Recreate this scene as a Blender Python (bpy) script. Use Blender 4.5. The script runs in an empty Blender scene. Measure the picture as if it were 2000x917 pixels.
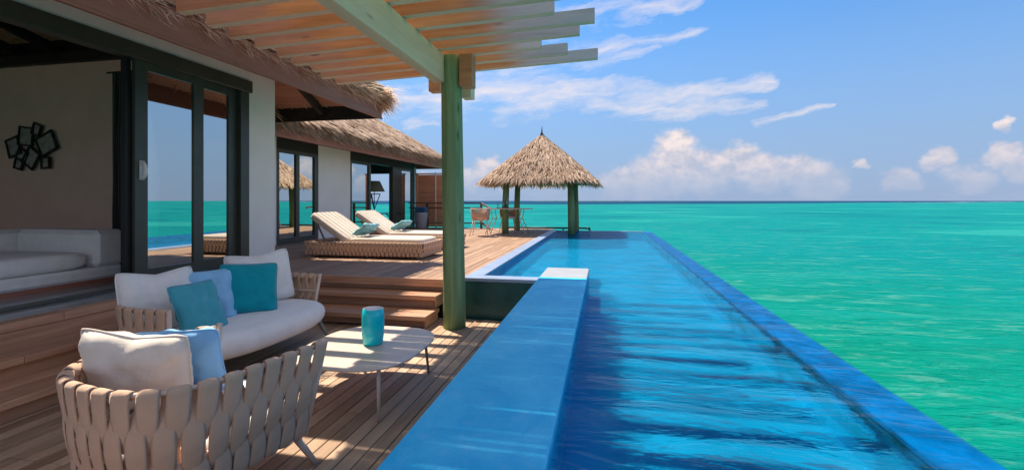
import bpy, bmesh, math, random
from mathutils import Vector, Matrix, noise as mnoise
R = math.radians
random.seed(7)
sc = bpy.context.scene
C = sc.collection

# ------------------------------------------------------------------ camera
cam_d = bpy.data.cameras.new("camera"); cam = bpy.data.objects.new("camera", cam_d); C.objects.link(cam)
cam.location = (0, 0, 1.45)
cam.rotation_euler = (R(90), 0, math.atan(180/900))
cam_d.sensor_width = 36; cam_d.lens = 16.2; cam_d.shift_y = -0.03325
cam_d.clip_start = 0.05; cam_d.clip_end = 80000
sc.camera = cam

# ------------------------------------------------------------------ light
SUN = Vector((-0.44, 0.33, 1.0)).normalized()
SUN_EL = math.asin(SUN.z); SUN_ROT = math.atan2(SUN.x, SUN.y)
sun_d = bpy.data.lights.new("sun", 'SUN'); sun = bpy.data.objects.new("sun", sun_d); C.objects.link(sun)
sun_d.energy = 2.0; sun_d.angle = R(0.5); sun_d.color = (1.0, 0.90, 0.76)
sun.rotation_euler = (-SUN).to_track_quat('-Z', 'Y').to_euler()
sun.location = (0, 0, 30)
sc.view_settings.view_transform = 'Standard'; sc.view_settings.look = 'None'
sc.view_settings.exposure = 2.05; sc.view_settings.gamma = 1.0
sc.cycles.use_denoising = True
sc.cycles.max_bounces = 8; sc.cycles.diffuse_bounces = 5; sc.cycles.glossy_bounces = 3
sc.cycles.transparent_max_bounces = 12
sc.cycles.caustics_reflective = False; sc.cycles.caustics_refractive = False
sc.cycles.sample_clamp_indirect = 6.0

class G:
    """small node-graph helper"""
    def __init__(s, nt): s.nt = nt; s.n = nt.nodes; s.l = nt.links
    def put(s, sock, v):
        if isinstance(v, bpy.types.NodeSocket): s.l.new(v, sock)
        else: sock.default_value = v
    def m(s, op, a, b=0.0, c=None, clamp=False):
        k = s.n.new('ShaderNodeMath'); k.operation = op; k.use_clamp = clamp
        s.put(k.inputs[0], a); s.put(k.inputs[1], b)
        if c is not None: s.put(k.inputs[2], c)
        return k.outputs[0]
    def v(s, op, a, b=None, sc_=None):
        k = s.n.new('ShaderNodeVectorMath'); k.operation = op
        s.put(k.inputs[0], a)
        if b is not None: s.put(k.inputs[1], b)
        if sc_ is not None: s.put(k.inputs['Scale'], sc_)
        return k.outputs['Value'] if op in ('DOT_PRODUCT', 'LENGTH', 'DISTANCE') else k.outputs[0]
    def comb(s, x, y, z):
        k = s.n.new('ShaderNodeCombineXYZ')
        for i, q in enumerate((x, y, z)): s.put(k.inputs[i], q)
        return k.outputs[0]
    def sep(s, v):
        k = s.n.new('ShaderNodeSeparateXYZ'); s.put(k.inputs[0], v); return k.outputs
    def noise(s, vec, scale, detail=4, rough=0.55, dist=0.0, col=False):
        k = s.n.new('ShaderNodeTexNoise'); s.put(k.inputs['Vector'], vec); k.inputs['Scale'].default_value = scale
        k.inputs['Detail'].default_value = detail; k.inputs['Roughness'].default_value = rough; k.inputs['Distortion'].default_value = dist
        return k.outputs['Color' if col else 'Fac']
    def rng(s, x, a, b, c=0.0, d=1.0, smooth=False):
        k = s.n.new('ShaderNodeMapRange'); k.interpolation_type = 'SMOOTHSTEP' if smooth else 'LINEAR'
        s.put(k.inputs[0], x)
        for i, q in enumerate((a, b, c, d)): s.put(k.inputs[1+i], q)
        return k.outputs[0]
    def mix(s, f, a, b, mode='MIX'):
        k = s.n.new('ShaderNodeMix'); k.data_type = 'RGBA'; k.blend_type = mode
        s.put(k.inputs[0], f)
        for sock, q in ((k.inputs[6], a), (k.inputs[7], b)):
            if not isinstance(q, bpy.types.NodeSocket) and len(q) == 3: q = (*q, 1)
            s.put(sock, q)
        return k.outputs[2]
    def coord(s, w='Object'): return s.n.new('ShaderNodeTexCoord').outputs[w]
    def scale(s, v, xyz): return s.v('MULTIPLY', v, xyz)
    def rnd(s): return s.n.new('ShaderNodeObjectInfo').outputs['Random']
    def bump(s, h, st=0.3, dist=0.01):
        k = s.n.new('ShaderNodeBump'); s.put(k.inputs['Height'], h); k.inputs['Strength'].default_value = st
        k.inputs['Distance'].default_value = dist; return k.outputs[0]

# ------------------------------------------------------------------ sky
def build_world():
    w = bpy.data.worlds.new("World"); sc.world = w; w.use_nodes = True
    w.cycles.sampling_method = 'MANUAL'; w.cycles.sample_map_resolution = 256
    nt = w.node_tree; nt.nodes.clear(); g = G(nt)
    out = nt.nodes.new('ShaderNodeOutputWorld'); bg = nt.nodes.new('ShaderNodeBackground')
    nt.links.new(bg.outputs[0], out.inputs[0]); bg.inputs[1].default_value = 0.1
    sky = nt.nodes.new('ShaderNodeTexSky'); sky.sky_type = 'NISHITA'; sky.sun_disc = False
    sky.sun_elevation = SUN_EL; sky.sun_rotation = SUN_ROT
    sky.air_density = 1.0; sky.dust_density = 0.2; sky.ozone_density = 2.0; sky.altitude = 0
    d = g.v('NORMALIZE', g.coord('Generated'))
    x, y, z = g.sep(d)
    az = g.m('MULTIPLY', g.m('ARCTAN2', x, y), 57.2958)
    el = g.m('MULTIPLY', g.m('ARCSINE', z), 57.2958)
    p0 = g.comb(az, el, 0.0)
    # warp
    wn = g.noise(g.scale(d, (1, 1, 2.2)), 7.0, 4, 0.62, col=True)
    warp = g.v('SCALE', g.v('SUBTRACT', wn, (0.5, 0.5, 0.5)), sc_=5.0)
    p = g.v('ADD', p0, g.scale(warp, (1.0, 0.8, 0)))
    # cirrus streaks: (az1, el1, az2, el2, radius, weight)
    ST = CIRRUS
    tot = None
    for a1, e1, a2, e2, r, wt in ST:
        r *= 1.2
        a = Vector((a1, e1, 0)); ba = Vector((a2-a1, e2-e1, 0))
        pa = g.v('SUBTRACT', p, tuple(a))
        h = g.m('MULTIPLY', g.v('DOT_PRODUCT', pa, tuple(ba/max(ba.length_squared, 1e-4))), 1.0, clamp=True)
        dist = g.v('DISTANCE', pa, g.v('SCALE', tuple(ba), sc_=h))
        q = g.m('MULTIPLY_ADD', g.m('DIVIDE', dist, g.m('MULTIPLY_ADD', h, -0.6*r, r)), -wt, wt)
        tot = q if tot is None else g.m('MAXIMUM', tot, q)
    tot = g.m('MAXIMUM', tot, 0.0)
    pf = g.v('ADD', p0, g.scale(warp, (1.6, 0.5, 0)))
    fib = g.noise(g.v('ADD', g.scale(pf, (0.11, 0.62, 1)), g.comb(g.m('MULTIPLY', el, 0.12), g.m('MULTIPLY', az, -0.09), 0.0)), 1.0, 6, 0.68)          # stretched fibres
    # unseen cirrus over the rest of the dome, thickened to lift ambient light
    far = g.m('MULTIPLY', g.rng(g.noise(g.scale(d, (1.3, 1.3, 3.0)), 1.6, 3, 0.6), 0.38, 0.60, 0, 1.0),
              g.rng(g.m('ABSOLUTE', g.m('SUBTRACT', az, 12.0)), 52.0, 80.0, 0, 1, True))
    tot = g.m('MAXIMUM', tot, far)
    cir = g.rng(g.m('ADD', tot, g.m('MULTIPLY', g.m('SUBTRACT', fib, 0.5), 2.6)), 0.10, 1.6, 0, 1, False)
    cir = g.m('MULTIPLY', cir, g.rng(tot, 0.0, 0.16, 0, 1, True))
    # cumulus heaps along the horizon: (az, el, r)
    cw = g.v('SCALE', g.v('SUBTRACT', g.noise(g.scale(d, (1, 1, 1.2)), 22.0, 3, 0.6, col=True), (0.5, 0.5, 0.5)), sc_=3.4)
    pc = g.scale(g.v('ADD', p0, cw), (1, 1.15, 0))
    cu = None
    for a1, e1, r in CUMULUS:
        q = g.m('MULTIPLY_ADD', g.v('DISTANCE', pc, (a1, e1*1.15, 0)), -1.0/r, 1.0)
        cu = q if cu is None else g.m('MAXIMUM', cu, q)
    cu = g.m('MAXIMUM', cu, 0.0)
    gen = g.m('SUBTRACT', g.noise(g.comb(g.m('MULTIPLY', x, 3.0), g.m('MULTIPLY', y, 3.0), g.m('MULTIPLY', z, 7.0)), 2.2, 4, 0.6), g.rng(el, 0.0, 11.0, 0.40, 0.78))
    gen = g.m('MULTIPLY', g.m('MULTIPLY', gen, 2.0, clamp=True), g.rng(g.m('ABSOLUTE', g.m('SUBTRACT', az, 12.0)), 34.0, 48.0, 0.5, 1, True))
    cu = g.m('MAXIMUM', cu, gen)
    cum = g.rng(cu, 0.02, 0.55, 0, 1, True)
    cum = g.m('MULTIPLY', cum, g.rng(el, 0.2, 5.0, 0.4, 0.97, True))
    lump = g.noise(g.scale(d, (1, 1, 1.4)), 30.0, 3, 0.6)
    # clear sky, deepened a little, paler lavender at the horizon
    hs = nt.nodes.new('ShaderNodeHueSaturation'); hs.inputs['Saturation'].default_value = SKY_SAT; hs.inputs['Value'].default_value = 1.0
    nt.links.new(sky.outputs[0], hs.inputs['Color'])
    base = g.mix(1.0, hs.outputs[0], SKY_TINT, 'MULTIPLY')
    haze = g.mix(g.rng(el, 0.0, 27.0, 0.92, 0.0, True), base, (0.72, 0.97, 1.58))
    s1 = g.mix(g.m('MULTIPLY', cir, 0.9), haze, (2.45, 2.15, 2.06))
    ccol = g.mix(g.m('MULTIPLY', g.rng(lump, 0.36, 0.64), g.rng(el, 1.0, 8.0, 0.15, 1.0)), (1.22, 1.32, 1.66), (2.5, 2.12, 2.0))
    s2 = g.mix(cum, s1, ccol)
    below = g.mix(g.rng(z, -0.02, 0.0), (0.6, 1.7, 1.8), s2)
    nt.links.new(below, bg.inputs[0])
SKY_SAT = 1.22; SKY_TINT = (0.305, 0.415, 0.465)
CIRRUS = [  # az1, el1, az2, el2, radius, weight
 (-20, 12.5, -8, 13.6, 3.2, 1.0), (-12, 13.0, 1, 12.8, 3.6, 1.0), (-1, 12.0, 10, 10.6, 2.4, 0.95), (2, 12.2, 18, 13.0, 1.7, 0.95), (6, 10.6, 17, 11.3, 1.7, 0.9),
 (-12, 16.0, -1, 18.2, 2.2, 0.85), (-3, 17.6, 11, 18.8, 1.7, 0.8), (-2, 16.4, 6, 17.4, 1.6, 0.6), (-8, 21.0, 11, 22.3, 1.8, 0.75), (-26, 12.0, -20, 12.8, 2.0, 0.9), (-23.5, 9.3, -20, 9.4, 0.9, 0.6),
 (17.0, 8.6, 23.5, 9.6, 0.75, 0.75)]
CUMULUS = [(8.4, 6.4, 3.0), (8.4, 3.8, 4.6), (5.0, 2.4, 3.8), (11.6, 3.4, 3.8), (14.6, 4.2, 3.2), (17.2, 3.0, 3.5), (20.4, 2.9, 2.9), (22.4, 1.8, 3.2), (1.5, 2, 3.2),
 (-14.5, 3.8, 2.2), (-17, 2.8, 2.4), (-12, 2.2, 2.4), (-22, 2, 2.2), (31.6, 3.4, 1.5), (35.5, 3.8, 1.7), (36.8, 2.6, 2.0), (33.5, 2.0, 2.2), (29.0, 2.0, 1.8), (26, 3.4, 0.9), (35.7, 6.6, 0.8)]
build_world()

# ------------------------------------------------------------------ mesh helpers
class MB:
    def __init__(s): s.v = []; s.f = []
    def add(s, vs, fs):
        o = len(s.v); s.v += [tuple(p) for p in vs]; s.f += [tuple(i+o for i in q) for q in fs]; return s
    def box(s, x0, x1, y0, y1, z0, z1, c=0.0):
        if c <= 0:
            return s.add([(x, y, z) for z in (z0, z1) for y in (y0, y1) for x in (x0, x1)],
                         [(0, 2, 3, 1), (4, 5, 7, 6), (0, 1, 5, 4), (2, 6, 7, 3), (0, 4, 6, 2), (1, 3, 7, 5)])
        vs = []; ix = {}
        X, Y, Z = (x0, x1), (y0, y1), (z0, z1); sg = (1, -1)
        for i in (0, 1):
            for j in (0, 1):
                for k in (0, 1):
                    for a in range(3):   # vertex lying on face a
                        p = [X[i]+sg[i]*c, Y[j]+sg[j]*c, Z[k]+sg[k]*c]; p[a] = (X[i], Y[j], Z[k])[a]
                        ix[i, j, k, a] = len(vs); vs.append(p)
        F = []
        F += [(ix[0,0,0,0], ix[0,0,1,0], ix[0,1,1,0], ix[0,1,0,0]), (ix[1,0,0,0], ix[1,1,0,0], ix[1,1,1,0], ix[1,0,1,0]),
              (ix[0,0,0,1], ix[1,0,0,1], ix[1,0,1,1], ix[0,0,1,1]), (ix[0,1,0,1], ix[0,1,1,1], ix[1,1,1,1], ix[1,1,0,1]),
              (ix[0,0,0,2], ix[0,1,0,2], ix[1,1,0,2], ix[1,0,0,2]), (ix[0,0,1,2], ix[1,0,1,2], ix[1,1,1,2], ix[0,1,1,2])]
        for j in (0, 1):
            for k in (0, 1): F.append((ix[0,j,k,1], ix[1,j,k,1], ix[1,j,k,2], ix[0,j,k,2]))
        for i in (0, 1):
            for k in (0, 1): F.append((ix[i,0,k,0], ix[i,1,k,0], ix[i,1,k,2], ix[i,0,k,2]))
        for i in (0, 1):
            for j in (0, 1): F.append((ix[i,j,0,0], ix[i,j,1,0], ix[i,j,1,1], ix[i,j,0,1]))
        for i in (0, 1):
            for j in (0, 1):
                for k in (0, 1): F.append(tuple(ix[i,j,k,a] for a in range(3)))
        return s.add(vs, F)
    def bar(s, p, q, w, h, up=(0, 0, 1)):
        p, q = Vector(p), Vector(q); d = (q-p).normalized(); u = Vector(up)
        r = d.cross(u)
        if r.length < 1e-4: r = d.cross(Vector((1, 0, 0)))
        r.normalize(); u = r.cross(d).normalized()
        vs = [e + r*a*w/2 + u*b*h/2 for e in (p, q) for b in (-1, 1) for a in (-1, 1)]
        return s.add(vs, [(0, 1, 3, 2), (4, 6, 7, 5), (0, 4, 5, 1), (2, 3, 7, 6), (0, 2, 6, 4), (1, 5, 7, 3)])
    def tube(s, pts, rad, n=8, caps=True):
        pts = [Vector(p) for p in pts]; m = len(pts)
        rads = rad if isinstance(rad, (list, tuple)) else [rad]*m
        o = len(s.v); u = None; vs = []
        for i, p in enumerate(pts):
            t = (pts[min(i+1, m-1)] - pts[max(i-1, 0)]).normalized()
            if u is None:
                u = t.cross(Vector((0, 0, 1)))
                if u.length < 1e-3: u = t.cross(Vector((1, 0, 0)))
            u = (u - t*u.dot(t)).normalized(); w = t.cross(u)
            for k in range(n):
                a = 2*math.pi*k/n; vs.append(p + (u*math.cos(a) + w*math.sin(a))*rads[i])
        fs = [(i*n+k, i*n+(k+1) % n, (i+1)*n+(k+1) % n, (i+1)*n+k) for i in range(m-1) for k in range(n)]
        if caps: fs += [tuple(range(n))[::-1], tuple((m-1)*n+k for k in range(n))]
        return s.add(vs, fs)
    def lathe(s, prof, n=24, cx=0, cy=0):
        vs = [(cx+r*math.cos(2*math.pi*k/n), cy+r*math.sin(2*math.pi*k/n), z) for r, z in prof for k in range(n)]
        m = len(prof)
        fs = [(i*n+k, i*n+(k+1) % n, (i+1)*n+(k+1) % n, (i+1)*n+k) for i in range(m-1) for k in range(n)]
        return s.add(vs, fs)
    def rings(s, rings, cap=True):
        n = len(rings[0]); vs = [p for r in rings for p in r]; m = len(rings)
        fs = [(i*n+k, i*n+(k+1) % n, (i+1)*n+(k+1) % n, (i+1)*n+k) for i in range(m-1) for k in range(n)]
        if cap: fs += [tuple(range(n))[::-1], tuple((m-1)*n+k for k in range(n))]
        return s.add(vs, fs)
    def mesh(s, name, mat, smooth=False):
        me = bpy.data.meshes.new(name); me.from_pydata([tuple(p) for p in s.v], [], s.f)
        bm = bmesh.new(); bm.from_mesh(me); bmesh.ops.recalc_face_normals(bm, faces=bm.faces); bm.to_mesh(me); bm.free()
        if mat: me.materials.append(mat)
        if smooth:
            for q in me.polygons: q.use_smooth = True
        return me
    def build(s, name, mat, parent=None, smooth=False, loc=None):
        return link(name, s.mesh(name, mat, smooth), parent, loc)

def link(name, me, parent=None, loc=None):
    o = bpy.data.objects.new(name, me); C.objects.link(o)
    if parent: o.parent = parent
    if loc: o.location = loc
    return o
def tag(o, label, cat, group=None):
    o['label'] = label; o['category'] = cat
    if group: o['group'] = group
    return o
def thing(name, label, cat, loc=(0, 0, 0), rz=0.0, group=None):
    o = bpy.data.objects.new(name, None); C.objects.link(o); o.empty_display_size = 0.1
    o.location = loc; o.rotation_euler = (0, 0, rz); return tag(o, label, cat, group)
def structure(o): o['kind'] = 'structure'; return o
def stuff(o): o['kind'] = 'stuff'; return o
def place(name, me, parent, M):
    o = link(name, me, parent); o.matrix_local = M; return o
def copy_tree(o, parent=None):
    c = o.copy(); C.objects.link(c); c.parent = parent
    for ch in list(o.children): copy_tree(ch, c)
    return c
def mbox(name, mat, parent, *a, c=0.0): return MB().box(*a, c=c).build(name, mat, parent)

# ------------------------------------------------------------------ materials
def pmat(name, rough=0.6, spec=0.4):
    m = bpy.data.materials.new(name); m.use_nodes = True; nt = m.node_tree
    b = nt.nodes['Principled BSDF']; b.inputs['Roughness'].default_value = rough; b.inputs['Specular IOR Level'].default_value = spec
    return m, G(nt), b
def wood(name, c1, c2, axis=1, rough=0.6, grain=1.0, vary=0.6, knots=0.0, world=False, skylit=None, relief=0.35):
    m, g, b = pmat(name, rough, 0.35)
    co = g.coord('Object')
    if not world: co = g.v('ADD', co, g.v('SCALE', (17.3, 41.1, 29.7), sc_=g.rnd()))
    sx = [22.0, 22.0, 22.0]; sx[axis] = 1.3
    gr = g.noise(g.scale(co, tuple(q*grain for q in sx)), 1.0, 7, 0.65, 0.6)
    sx2 = [5.0, 5.0, 5.0]; sx2[axis] = 0.8
    st = g.noise(g.scale(co, tuple(sx2)), 1.0, 4, 0.6)
    f = g.m('ADD', g.m('MULTIPLY', g.rng(gr, 0.3, 0.7), 0.55), g.m('ADD', g.m('MULTIPLY', g.m('SUBTRACT', g.rnd(), 0.5), vary), g.m('MULTIPLY', g.rng(st, 0.3, 0.7), 0.45)), clamp=True)
    col = g.mix(f, c1, c2)
    if knots:
        k = g.n.new('ShaderNodeTexVoronoi'); sk = [7.0, 7.0, 7.0]; sk[axis] = 1.6
        g.put(k.inputs['Vector'], g.scale(co, tuple(sk))); k.inputs['Scale'].default_value = 1.0
        kn = g.rng(k.outputs['Distance'], 0.05, 0.16, knots, 0.0, True)
        col = g.mix(kn, col, tuple(q*0.3 for q in c1))
    if skylit:      # rafter ends greyed to paint in sky light past the screen
        bx = g.m('ADD', g.sep(g.coord('Object'))[0], g.m('MULTIPLY', g.m('SUBTRACT', st, 0.5), 0.5))
        col = g.mix(g.rng(bx, skylit[0], skylit[1], 0.0, 0.85, True), col, g.mix(f, (0.36, 0.35, 0.34), (0.66, 0.64, 0.62)))
    g.put(b.inputs['Base Color'], col); g.put(b.inputs['Normal'], g.bump(gr, relief, 0.004))
    g.put(b.inputs['Roughness'], g.rng(st, 0.3, 0.7, rough-0.1, rough+0.15))
    return m
def plain(name, col, rough=0.6, spec=0.4, var=0.12, sc_=6.0, bump=0.1, metal=0.0):
    m, g, b = pmat(name, rough, spec); co = g.coord('Object')
    n1 = g.noise(co, sc_, 5, 0.6)
    g.put(b.inputs['Base Color'], g.mix(g.rng(n1, 0.3, 0.7), tuple(q*(1-var) for q in col), tuple(min(1, q*(1+var)) for q in col)))
    if bump: g.put(b.inputs['Normal'], g.bump(g.noise(co, sc_*8, 4, 0.6), bump, 0.004))
    b.inputs['Metallic'].default_value = metal
    return m
def fabric(name, col, fine=300.0, bump=0.25, var=0.08, sheen=0.2):
    m, g, b = pmat(name, 0.9, 0.2); co = g.coord('Object')
    n1 = g.noise(co, 9.0, 4, 0.6); n2 = g.noise(co, fine, 2, 0.5); n3 = g.noise(co, 14.0, 3, 0.55, 1.2)
    f = g.m('ADD', g.m('MULTIPLY', g.rng(n1, 0.3, 0.7), 0.5), g.m('MULTIPLY', n2, 0.5))
    g.put(b.inputs['Base Color'], g.mix(f, tuple(q*(1-var*1.6) for q in col), tuple(min(1, q*(1+var)) for q in col)))
    g.put(b.inputs['Normal'], g.bump(g.m('ADD', g.m('MULTIPLY', n2, 0.15), n3), bump, 0.012))
    b.inputs['Sheen Weight'].default_value = sheen
    return m
M = {}
M['deck'] = wood('teak_decking', (0.28, 0.175, 0.105), (0.62, 0.42, 0.275), 1, 0.55, vary=0.7)
M['deck_up'] = wood('weathered_teak', (0.24, 0.135, 0.075), (0.44, 0.275, 0.17), 1, 0.65, vary=0.6)
M['step_x'] = wood('step_timber_x', (0.36, 0.17, 0.095), (0.72, 0.42, 0.26), 0, 0.5, vary=0.4)
M['step_y'] = wood('step_timber_y', (0.36, 0.17, 0.095), (0.72, 0.42, 0.26), 1, 0.5, vary=0.4)
M['rafter'] = wood('pergola_pine_x', (0.40, 0.165, 0.075), (0.78, 0.42, 0.23), 0, 0.6, 0.7, 0.5, 0.8, skylit=(-1.25, -0.85))
M['rafter_edge'] = wood('underlit_pine_edge', (0.76, 0.56, 0.38), (0.95, 0.78, 0.58), 0, 0.6, 0.7, 0.4)  # pale underside tone paints in light bounced from below
M['beam'] = wood('pergola_pine_y', (0.66, 0.51, 0.33), (0.88, 0.74, 0.52), 1, 0.6, 0.6, 0.3, 0.5)
M['greenpost'] = wood('treated_round_timber', (0.06, 0.14, 0.055), (0.30, 0.42, 0.21), 2, 0.75, 0.8, 0.2, 0.7, relief=0.9)
M['fascia'] = wood('stained_fascia', (0.30, 0.115, 0.075), (0.42, 0.18, 0.12), 1, 0.55, 0.6, 0.2)
M['fascia_x'] = wood('stained_fascia_x', (0.28, 0.11, 0.07), (0.40, 0.17, 0.115), 0, 0.55, 0.6, 0.2)
M['soffit'] = wood('red_soffit_board', (0.42, 0.16, 0.09), (0.60, 0.27, 0.16), 0, 0.6, 0.7, 0.5)
M['louvre'] = wood('louvre_slat', (0.62, 0.25, 0.13), (0.88, 0.42, 0.24), 0, 0.6, 0.7, 0.5)
M['darkwood'] = wood('dark_timber', (0.018, 0.014, 0.011), (0.045, 0.034, 0.026), 1, 0.55, 0.6, 0.2)
M['darkframe'] = plain('dark_door_frame', (0.062, 0.066, 0.052), 0.4, 0.5, 0.15, 3.0, 0.05)
M['wall'] = plain('white_render', (0.90, 0.87, 0.81), 0.85, 0.2, 0.04, 2.0, 0.15)
M['innerwall'] = plain('room_wall', (0.86, 0.62, 0.52), 0.9, 0.2, 0.05, 2.0, 0.1)
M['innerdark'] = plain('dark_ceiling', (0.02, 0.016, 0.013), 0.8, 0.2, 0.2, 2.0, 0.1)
M['floor_in'] = plain('polished_floor', (0.34, 0.34, 0.33), 0.08, 0.7, 0.05, 1.5, 0.0)
def bench_mat():
    m, g, b = pmat('shade_blue_plaster', 0.5, 0.25); co = g.coord('Object')
    n1 = g.noise(co, 2.2, 5, 0.62, 0.6); n2 = g.noise(co, 11.0, 5, 0.65); n3 = g.noise(co, 90.0, 3, 0.6)
    col = g.mix(g.rng(n1, 0.32, 0.68), (0.0, 0.47, 0.80), (0.09, 0.66, 0.94))
    col = g.mix(g.m('MULTIPLY', g.rng(n2, 0.52, 0.72), 0.5), col, (0.24, 0.62, 0.92))
    col = g.mix(g.m('MULTIPLY', g.rng(n3, 0.55, 0.75), 0.35), col, (0.0, 0.33, 0.70))
    g.put(b.inputs['Base Color'], col); g.put(b.inputs['Normal'], g.bump(g.m('ADD', n3, g.m('MULTIPLY', n2, 0.6)), 0.3, 0.006))
    g.put(b.inputs['Roughness'], g.rng(n2, 0.35, 0.65, 0.35, 0.6)); return m
M['bench'] = bench_mat()  # blue paints in the bench's shade; pool walls share it
M['bench_pale'] = plain('bench_sunlit_tone', (0.33, 0.345, 0.37), 0.5, 0.4, 0.08, 6.0, 0.15)  # sunlit end of the bench painted pale; corner post shares it
M['coping'] = plain('pale_coping', (0.25, 0.32, 0.45), 0.4, 0.5, 0.12, 4.0, 0.1)
M['poolfloor'] = plain('pool_floor_tile', (0.0, 0.48, 0.78), 0.4, 0.4, 0.25, 2.5, 0.1)
M['poolgreen'] = plain('dark_green_tile', (0.006, 0.07, 0.065), 0.35, 0.5, 0.4, 6.0, 0.1)
M['band'] = None
M['overflow'] = plain('wet_blue_coping', (0.0, 0.27, 0.66), 0.35, 0.1, 0.4, 7.0, 0.5)
M['strap'] = fabric('woven_strap', (0.62, 0.41, 0.28), 500, 0.35, 0.12)
M['tan_metal'] = plain('sand_metal', (0.66, 0.50, 0.40), 0.45, 0.5, 0.05, 5.0, 0.0)
M['grey_metal'] = plain('taupe_metal', (0.26, 0.23, 0.19), 0.45, 0.5, 0.05, 5.0, 0.0)
M['white_fab'] = fabric('white_cushion', (0.84, 0.82, 0.80))
M['beige_fab'] = fabric('beige_cushion', (0.80, 0.70, 0.60))
M['blue_fab'] = fabric('sky_blue_cushion', (0.28, 0.57, 0.86))
M['teal_fab'] = fabric('teal_cushion', (0.0, 0.30, 0.38))
M['tealgrey_fab'] = fabric('muted_teal_cushion', (0.06, 0.36, 0.46))
M['aqua_fab'] = fabric('aqua_lounger_pillow', (0.20, 0.44, 0.47))
M['stripe_fab'] = fabric('lounger_mattress', (0.66, 0.55, 0.44))
M['tabletop'] = plain('sand_table_top', (0.64, 0.51, 0.40), 0.35, 0.4, 0.05, 3.0, 0.03)
M['turq'] = plain('turquoise_ceramic', (0.0, 0.55, 0.62), 0.25, 0.6, 0.15, 8.0, 0.0)
M['vase_in'] = plain('white_glaze', (0.78, 0.78, 0.78), 0.4, 0.5, 0.03, 5.0, 0.0)
M['black'] = plain('black_metal', (0.012, 0.012, 0.012), 0.45, 0.4, 0.1, 5.0, 0.0)
M['curtain'] = fabric('charcoal_curtain', (0.03, 0.031, 0.03))
M['lampshade'] = fabric('olive_lampshade', (0.20, 0.18, 0.12))
M['concrete'] = plain('grey_pot', (0.42, 0.42, 0.43), 0.7, 0.3, 0.1, 12.0, 0.2)
M['towel'] = fabric('blue_towel', (0.01, 0.17, 0.33), 200, 0.5)
M['picture'] = plain('grey_picture', (0.34, 0.33, 0.31), 0.4, 0.4, 0.5, 9.0, 0.0)
M['whitemetal'] = plain('white_metal', (0.75, 0.76, 0.78), 0.35, 0.5, 0.03, 4.0, 0.0)
M['rail'] = wood('rail_timber', (0.10, 0.055, 0.035), (0.22, 0.13, 0.085), 0, 0.6, 0.7, 0.4)
M['island'] = plain('island_scrub', (0.05, 0.08, 0.07), 0.9, 0.2, 0.3, 0.02, 0.0)

def band():
    m, g, b = pmat('patchy_waterline_tile', 0.5, 0.2); co = g.coord('Object')  # dark green patches over blue along the waterline
    n1 = g.noise(g.scale(co, (1, 3.0, 6.0)), 1.0, 5, 0.65, 0.6)
    g.put(b.inputs['Base Color'], g.mix(g.rng(n1, 0.42, 0.56, 0, 1, True), (0.004, 0.05, 0.04), (0.0, 0.22, 0.42))); return m
M['band'] = band()
def thatch(name, c1, c2, tl=0.25):
    m, g, b = pmat(name, 0.85, 0.25)
    r = g.n.new('ShaderNodeNewGeometry').outputs['Random Per Island']
    co = g.coord('Object'); big = g.noise(co, 1.1, 4, 0.6)
    f = g.m('ADD', g.m('MULTIPLY', r, 0.75), g.m('MULTIPLY', g.m('SUBTRACT', big, 0.35), 0.7), clamp=True)
    col = g.mix(f, c1, c2); g.put(b.inputs['Base Color'], col)
    t = g.n.new('ShaderNodeBsdfTranslucent'); g.put(t.inputs[0], col)
    mx = g.n.new('ShaderNodeMixShader'); mx.inputs[0].default_value = tl
    g.l.new(b.outputs[0], mx.inputs[1]); g.l.new(t.outputs[0], mx.inputs[2]); g.l.new(mx.outputs[0], g.n['Material Output'].inputs[0])
    return m
M['thatch'] = thatch('palm_thatch', (0.28, 0.155, 0.09), (0.92, 0.71, 0.52))
M['straw'] = thatch('eave_straw', (0.58, 0.37, 0.22), (0.98, 0.83, 0.64), 0.6)
M['thatch_core'] = plain('thatch_core', (0.34, 0.22, 0.14), 0.95, 0.1, 0.3, 14.0, 0.4)
def reed():
    m, g, b = pmat('reed_screen', 0.7, 0.3)
    r = g.n.new('ShaderNodeNewGeometry').outputs['Random Per Island']
    col = g.mix(r, (0.55, 0.50, 0.37), (0.88, 0.83, 0.67)); g.put(b.inputs['Base Color'], col)
    t = g.n.new('ShaderNodeBsdfTranslucent'); g.put(t.inputs[0], col)
    mx = g.n.new('ShaderNodeMixShader'); mx.inputs[0].default_value = 0.55
    g.l.new(b.outputs[0], mx.inputs[1]); g.l.new(t.outputs[0], mx.inputs[2]); g.l.new(mx.outputs[0], g.n['Material Output'].inputs[0])
    return m
M['reed'] = reed()
def glass(name, base, k, tint=(0.80, 0.86, 0.84)):
    m = bpy.data.materials.new(name); m.use_nodes = True; nt = m.node_tree; g = G(nt); nt.nodes.remove(nt.nodes['Principled BSDF'])
    fr = g.n.new('ShaderNodeFresnel'); fr.inputs[0].default_value = 1.5
    tr = g.n.new('ShaderNodeBsdfTransparent'); tr.inputs[0].default_value = (*tint, 1)
    gl = g.n.new('ShaderNodeBsdfGlossy'); gl.inputs['Roughness'].default_value = 0.0; gl.inputs[0].default_value = (0.95, 1, 0.97, 1)
    mx = g.n.new('ShaderNodeMixShader'); g.put(mx.inputs[0], g.m('MULTIPLY_ADD', fr.outputs[0], k, base, clamp=True))
    g.l.new(tr.outputs[0], mx.inputs[1]); g.l.new(gl.outputs[0], mx.inputs[2]); g.l.new(mx.outputs[0], g.n['Material Output'].inputs[0])
    return m
M['glass'] = glass('reflective_glass', 0.6, 0.8)
M['clear_glass'] = glass('clear_glass', 0.02, 0.8, (0.95, 0.97, 0.97))

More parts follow.
